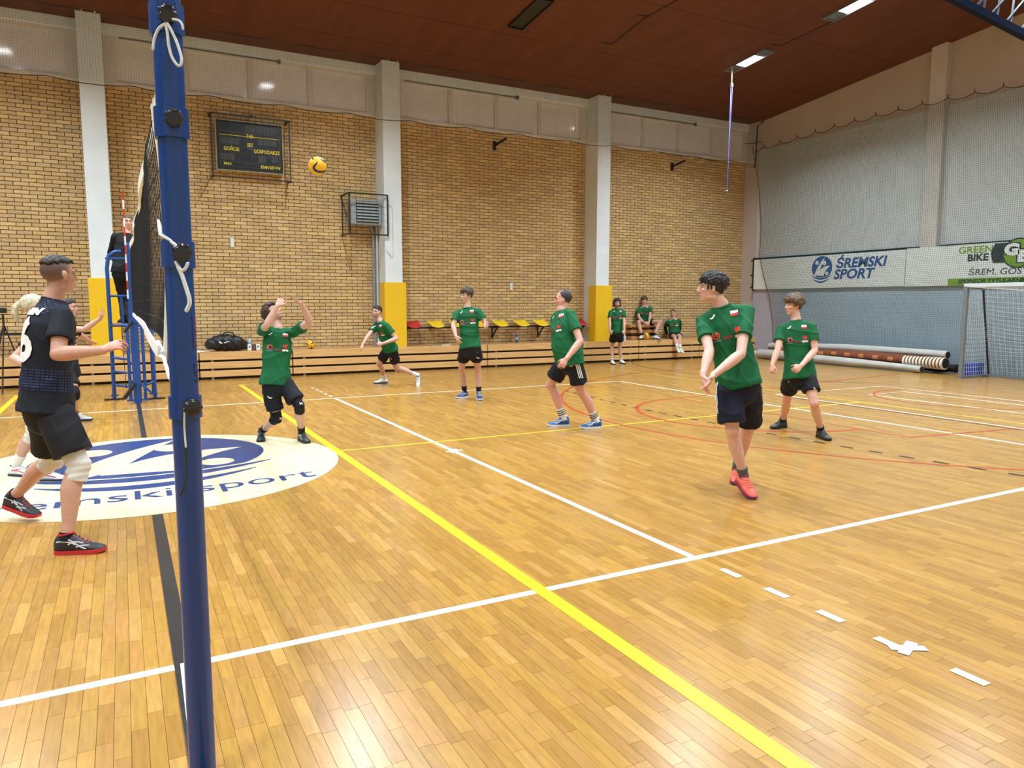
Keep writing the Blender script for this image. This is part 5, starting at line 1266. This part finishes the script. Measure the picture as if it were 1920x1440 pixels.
    # ---- socks, pads
    for sd in 'LR':
        H, K, A = legs[sd]
        sk_ = outfit.get('sock')
        if sk_:
            q0 = sk_[1]; e = nrm(K-A); L0 = np.linalg.norm(K-A)
            so = MB().tube([A-e*.02*s, A+e*.03*s, A+(K-A)*q0*.6, A+(K-A)*q0], BR(np.array([.040, .041, .045, .051 if q0 > .3 else .046])), 16).build('sock', sk_[0], root, smooth=True)
            if outfit.get('sockstripe'):
                for k in range(3): c = A+(K-A)*(q0-.06-.055*k); MB().tube([c, c+e*.009], BR(.0495), 16).build('sock_stripe', m_padb, so)
        kp = outfit.get('kneepad')
        if kp:
            u1 = nrm(H-K); u2 = nrm(A-K); fwk = nrm(-(u1+u2)) if np.linalg.norm(u1+u2) > .15 else F
            V, Fq = remesh([tubeVF([K+u1*.085*s, K+u1*.03*s, K+fwk*.006, K+u2*.04*s, K+u2*.10*s], BR(np.array([.066, .065, .063, .062, .060])), n=16, ends='flat'), ellVF(K+fwk*.022*s, BR(np.array((.050, .050, .062))), None, 12, 8)], max(vox, .006), 3)
            z = (V-K)@nrm(u1-u2); V = V+vnormals(V, Fq)*(.0016*np.sin(z*150))[:, None]
            pd = mesh_obj('knee_pad', V, Fq, kp, root, smooth=True)
            if kp is m_padb and D < 9:
                bv3 = BVHTree.FromPolygons(V.tolist(), Fq); rt = nrm(np.cross(UP, fwk))
                for a_ in (-35, 35):
                    P_, F_ = project(shape_polys([[(q[0]*math.cos(math.radians(a_))-q[1]*math.sin(math.radians(a_)), q[0]*math.sin(math.radians(a_))+q[1]*math.cos(math.radians(a_))+.03) for q in ((-.02, -.003), (.02, -.003), (.02, .003), (-.02, .003))]], .01), bv3, K, rt, UP, fwk)
                    if F_: mesh_obj('pad_mark', P_, F_, m_wp, pd)
        if outfit.get('armsleeve') and arms[sd]:
            S_, E_, W_, T_ = arms[sd]; MB().tube([S_+(E_-S_)*.5, S_+(E_-S_)*.8, E_, E_+(W_-E_)*.1], BR(np.array([.050, .046, .046, .048])), 14, 'round').tube([E_, E_+(W_-E_)*.3, E_+(W_-E_)*.9], BR(np.array([.046, .047, .032])), 14, 'round').build('arm_sleeve', m_padb, root, smooth=True)
    print(name_label[:30], '| D', round(D, 1), '|', '; '.join(rep))
    return dict(root=root, W=W, R3=R3, legs=legs, arms=arms, s=s, HC=HC)
m_skin_lid = mat('eyelid_skin', srgb(150, 104, 86), .6)
GRN = dict(shirt=m_green, trim=m_green, shorts=m_shorts, print=1)
def U(d, **k): r = dict(d); r.update(k); return r
G1 = 'players in green jerseys'; G2 = 'players in black jerseys'
wht_shoe = ('white_shoe', (222, 224, 226), 'sole_navy', (40, 46, 70), 'lace_white', (230, 230, 230))
# 1 setter
person('curly-haired player in green jersey with black kneepads, arms raised to set the flying ball', G1, 1.74, 8.42, (517, 712), -62, (521, 615), (513, 588), -20,
       [dict(p=(570, 829), yaw=-55), dict(p=(490, 826), yaw=-75)],
       dict(e=(581, 604, -1), w=(566, 571, -1), h=(547, 559, -1), n=(20, .4, .9), curl=18, spread=.15, **{'raise': .05}), dict(e=(500, 610, -1), w=(522, 570, 1), h=(534, 553, 1), n=(20, .5, .8), curl=18, spread=.15, **{'raise': .05}),
       U(GRN, kneepad=m_padb, sock=(m_sockb, .24), shoe=('black_shoe', (26, 30, 36), 'black_sole', (20, 22, 24), 'lace_dark', (50, 54, 60)), stripes=('shoe_white_mark', (220, 220, 220), ST_B), high=.03, shortmark='R', short=.80, beard=.5),
       hpitch=42, knees=[(561, 761), (519, 783)], hairs=('curly', (66, 46, 36)), hem=-.10, seed=2, dH=.02, chest=-70)
# 2 moustached, crouching
person('moustached player in green jersey crouching with white shoes near the middle pillar', G1, 1.78, 14.3, (732, 655), -140, (712, 601), (706.5, 585), -115,
       [dict(p=(784, 722), yaw=-90, pitch=58), dict(p=(714, 719), yaw=-160)],
       dict(e=(744, 635, -.3), w=(718, 644, -.42), h=(706, 648, -.45), curl=40), dict(e=(690, 630, -.25), w=(680, 646, -.35), h=(674, 656, -.38), curl=30),
       U(GRN, sock=(m_sockw, .26), shoe=wht_shoe, short=.66, shortmark='L', beard=.55), knees=[(743, 690), (711, 682)], hairs=('short', (38, 28, 26)), hem=-.06, seed=3, dN=-.22)
# 3 tall centre
person('tall thin player in green jersey standing upright before the yellow wall seats', G1, 1.90, 12.15, (882, 650), -100, (876, 575), (874.5, 554), -135,
       [dict(p=(899, 749), yaw=-80), dict(p=(866, 746), yaw=-125)],
       dict(e=(911, 607, -.05), w=(911, 614, -.29), h=(918, 606, -.42), curl=35, n=(180, 1, 0)), dict(e=(850, 610, -.06), w=(855, 631, -.18), h=(861, 645, -.22), curl=20),
       U(GRN, sock=(m_sockb, .26), shoe=('navy_shoe', (40, 62, 120), 'sole_white', (220, 222, 224), 'lace_pale', (170, 200, 210)), stripes=('shoe_pale_mark', (200, 220, 230), ST_B), short=.60, shortmark='L'), knees=[(896, 691), (865.5, 691)], hairs=('fringe', (70, 52, 42)), hem=-.04, seed=4, build=.92)
# 4 stout older
person('stout older player in green jersey with striped shorts and blue shoes, facing left', G1, 1.80, 9.4, (1068, 671), -160, (1053, 580), (1055, 562), 178,
       [dict(p=(1108, 803), yaw=-165), dict(p=(1047, 799), yaw=-172)],
       dict(e=(1088, 640, -.30), w=(1062, 673, -.40), h=(1051, 689, -.43), curl=20), dict(e=(1040, 638, .1), w=(1042, 664, .02), h=(1044, 682, .0), curl=20),
       U(GRN, sock=(m_sockw, .30), sockstripe=1, shoe=('royal_shoe', (24, 84, 150), 'sole_white', (220, 222, 224), 'lace_white', (230, 230, 230)), stripes=('shoe_white_mark', (226, 226, 226), ST_A), high=.03, short=.74, sidestripe=1), knees=[(1090, 735), (1032, 722)], hairs=('thin', (52, 46, 44)), hem=-.16, belly=.045, build=1.20, seed=5, skin=(206, 154, 136), jaw=1.12, chest=-148)
# 5 front young man
person('tall dark-haired player in green jersey walking in front, hands clasped, coral red shoes', G1, 1.86, 6.15, (1384, 715), -88, (1353, 571), (1334, 540), 172,
       [dict(p=(1380, 903), yaw=-108, z=.0), dict(p=(1408, 932), yaw=-80, pitch=18, z=.012)],
       dict(e=(1389, 664, -.27), w=(1337, 704, -.36), h=(1320, 733, -.40), curl=14, n=(180, 1, .1)), dict(e=(1330, 658, -.16), w=(1318, 704, -.30), h=(1321, 736, -.34), curl=18, n=(0, 1, 0)),
       U(GRN, shorts=m_navysh, sock=(m_sockg, .17), shoe=('coral_shoe', (232, 92, 76), 'plum_sole', (120, 40, 80), 'lace_coral', (240, 130, 110)), stripes=('shoe_orange_mark', (250, 140, 120), ST_B), short=.86, sidestripe=1, loose=1.08), knees=[(1403, 803), (1373, 806)], hairs=('mop', (34, 30, 30)), hem=-.08, seed=6, chest=-110, skin=(214, 168, 152), hpitch=4, dH=-.03)
# 6 curly boy right
person('curly brown-haired player in green jersey and black shoes standing before the end wall', G1, 1.74, 8.85, (1499, 699), -105, (1493, 599), (1487, 573), -165,
       [dict(p=(1544, 823), yaw=-85), dict(p=(1460, 803), yaw=-150)],
       dict(e=(1528, 657, -.13), w=(1502, 686, -.29), h=(1487, 698, -.33), curl=45), dict(e=(1458, 657, -.08), w=(1448, 684, -.16), h=(1446, 697, -.18), curl=55),
       U(GRN, sock=(m_sockb, .14), shoe=('black_shoe2', (30, 34, 38), 'black_sole', (20, 22, 24), 'lace_dark', (50, 54, 60)), high=.02, short=.62, shortmark='L', loose=1.02), knees=[(1527, 756), (1475, 751)], hairs=('curlytop', (96, 74, 58)), hem=-.10, seed=7, skin=(212, 164, 144), build=1.04, chest=-112)
# 7 standing long hair
person('long-haired bearded player in green jersey standing against the right pillar with a bottle', G1, 1.80, 19.55, (1157, 623), -92, (1157, 578), (1157, 569), -85,
       [dict(p=(1167, 682), yaw=-70), dict(p=(1149, 683), yaw=-80)],
       dict(e=(1170, 603, -1), w=(1171, 619, -1), h=(1171, 628, -1), curl=30), dict(e=(1143, 603, -1), w=(1144, 618, -1), h=(1145, 628, -1), curl=20),
       U(GRN, sock=(m_sockw, .14), shoe=wht_shoe, short=.66, beard=.9, stripes=None), knees=[(1162, 647), (1148, 648)], hairs=('long', (44, 32, 30)), hem=-.06, seed=8, build=.94)
o = empty('water_bottle', at(1171, 641, 19.9), 'pale water bottle held by the standing long-haired player', 'bottle')
c = at(1171, 640, 19.85); MB().tube([c, c+[0, 0, .13], c+[0, 0, .15], c+[0, 0, .2]], [.035, .035, .018, .015], 12).build('bottle_body', mat('pet_pale', srgb(190, 215, 215), .2), o, smooth=True)
# 8 seated middle (perched on a wooden crate on the bleacher)
cr = empty('wooden_box_seat', (13.2, 13.75, .583), 'low stacked wooden boards the middle resting player sits on', 'wooden seat')
for k, z in enumerate((.66, .84, 1.0)): MB().b2((12.85, 13.66+.03*k, z-.07), (13.85, 13.98, z+.02)).build('board', m_pinetop, cr, bevel=.004)
for x in (12.95, 13.75): MB().b2((x-.04, 13.72, .585), (x+.04, 13.9, .95)).build('support', m_dark, cr)
person('player in green jersey seated with knees wide apart on the bleacher, feet beside a ball', G1, 1.84, 21.65, (1210, 603.5), -95, (1208, 575), (1208, 564), -95,
       [dict(p=(1231, 636), yaw=-40, D=21.2), dict(p=(1202, 636), yaw=-115, D=21.1)],
       dict(e=(1219, 592, -1), w=(1217, 604, -1), h=(1214, 611, -1), curl=35), dict(e=(1198, 595, -1), w=(1207, 604, -1), h=(1215, 610, -1), curl=35),
       U(GRN, sock=(m_sockb, .16), shoe=wht_shoe, short=.45), knees=[(1238, 604), (1197, 604)], hairs=('mop', (86, 62, 50)), hem=-.06, seed=9, dN=-.1)
ball((at(1213, 630, 21.1)[0], 13.40, .583+.105), .105, 'yellow volleyball on the bleacher between the feet of the seated player', rot('X', 40)@rot('Z', 60))
# 9 seated right, legs hanging
person('short-haired player in green jersey with black arm sleeves sitting on the bleacher edge', G1, 1.78, 21.75, (1265, 628), -95, (1262, 598), (1262, 588), -100,
       [dict(p=(1280, 662), yaw=-60, pitch=28, D=21.15), dict(p=(1273, 661), yaw=-70, pitch=28, D=21.15)],
       dict(e=(1275, 613, 1), w=(1273, 625, -1), h=(1270, 630, -1), curl=30), dict(e=(1247, 615, 1), w=(1252, 629, -1), h=(1257, 635, -1), curl=20),
       U(GRN, sock=(m_sockw, .22), shoe=('pale_green_shoe', (196, 224, 206), 'orange_sole', (220, 110, 90), 'lace_white', (230, 230, 230)), short=.5, armsleeve=1), knees=[(1275, 631, -.4), (1265, 632, -.4)], hairs=('buzz', (70, 58, 50)), hem=-.06, seed=10)
# 10 number six
B6 = dict(shirt=m_blk, trim=m_blk, shorts=m_blk2, back=('6', 'HEN'), dots=1)
person('player in black jersey number 6 with white kneepads and black red shoes, back turned', G2, 1.90, 4.88, (88, 750), 44, (101, 562), (111, 517), 62,
       [dict(p=(62, 968), yaw=-12, pitch=14, z=.04), dict(p=(151, 1036), yaw=8)],
       dict(e=(80, 655, .30), w=(105, 645, .45), h=(125, 640, .5), curl=25), dict(e=(108, 664, -.24), w=(193, 657, -.26), h=(229, 641, -.24), curl=32, n=(150, .6, -.8)),
       U(B6, kneepad=m_padw, sock=(m_sockb, .06), shoe=('black_shoe3', (30, 34, 42), 'red_sole', (196, 40, 48), 'lace_red', (190, 40, 50)), stripes=('shoe_silver_mark', (206, 208, 212), ST_A), high=.015, short=.82, loose=1.04, sleeve=.62), knees=[(99, 860, 0), (147, 872, 0)], hairs=('crop', (44, 36, 34)), hem=-.12, seed=11, skin=(200, 152, 130), hpitch=4, shl=.42, vox=.0058, build=1.12, wr=.006, chest=48, htilt=0)
# 11 blonde woman behind number six
person('blonde ponytailed woman in black jersey with white kneepads mostly hidden behind number 6', G2, 1.72, 6.75, (66, 735), 35, (72, 610), (64, 577), 40,
       [dict(p=(98, 902), yaw=5), dict(p=(42, 893), yaw=-10)],
       dict(e=(75, 680, 1), w=(105, 660, 1), h=(125, 655, 1), curl=25), dict(e=(26, 672, -1), w=(60, 690, -1), h=(85, 690, -1), curl=25),
       dict(shirt=m_blk, trim=m_blk, shorts=m_blk2, kneepad=m_padw, sock=(m_sockw, .36), shoe=('white_shoe2', (226, 226, 228), 'sole_navy', (40, 46, 70), 'lace_white', (230, 230, 230)), stripes=('shoe_red_mark', (214, 70, 60), ST_B), short=.5), knees=[(84, 812), (62, 812)], hairs=('pony', (204, 192, 164)), hem=-.1, seed=12, fem=True)
# 12 dark haired man, palm raised
person('dark-haired man in black jersey with one palm raised beside the referee stand', G2, 1.78, 10.0, (128, 695), 10, (122, 603), (130, 577), 5,
       [dict(p=(112, 800), yaw=20), dict(p=(152, 789), yaw=10)],
       dict(e=(150, 628, 1), w=(168, 640, 1), h=(178, 645, 1), curl=20), dict(e=(158, 618, -1), w=(188, 597, -1), h=(194, 579, -1), curl=6, n=(60, 1, .2), spread=.22),
       dict(shirt=m_blk2, trim=m_blk2, shorts=m_blk2, kneepad=m_padb, shoe=wht_shoe, sock=(m_sockb, .12), short=.7), knees=[(125, 738), (141, 737)], hairs=('short', (40, 32, 32)), hem=-.1, seed=13, fem=False)
# 13 referee
person('referee in black jacket standing up on the blue referee stand behind the net', 'referees', 1.84, 12.55, (231, 506), -75, (238, 437), (240, 417), -55,
       [dict(p=(243, 606), yaw=-50, D=12.5), dict(p=(230, 605), yaw=-80, D=12.5)],
       dict(e=(262, 470, -1), w=(258, 498, -1), h=(250, 510, -1), curl=30), dict(e=(208, 473, 1), w=(220, 497, -1), h=(229, 511, -1), curl=35),
       dict(shirt=m_blk2, trim=m_blk2, shorts=m_blk2, shoe=('black_shoe4', (24, 24, 26), 'black_sole', (20, 22, 24), 'lace_dark', (50, 54, 60)), sleeve=2, short=2), knees=[(240, 563), (231, 563)], hairs=('buzz', (96, 88, 84)), hem=-.1, seed=14, skin=(216, 168, 146))
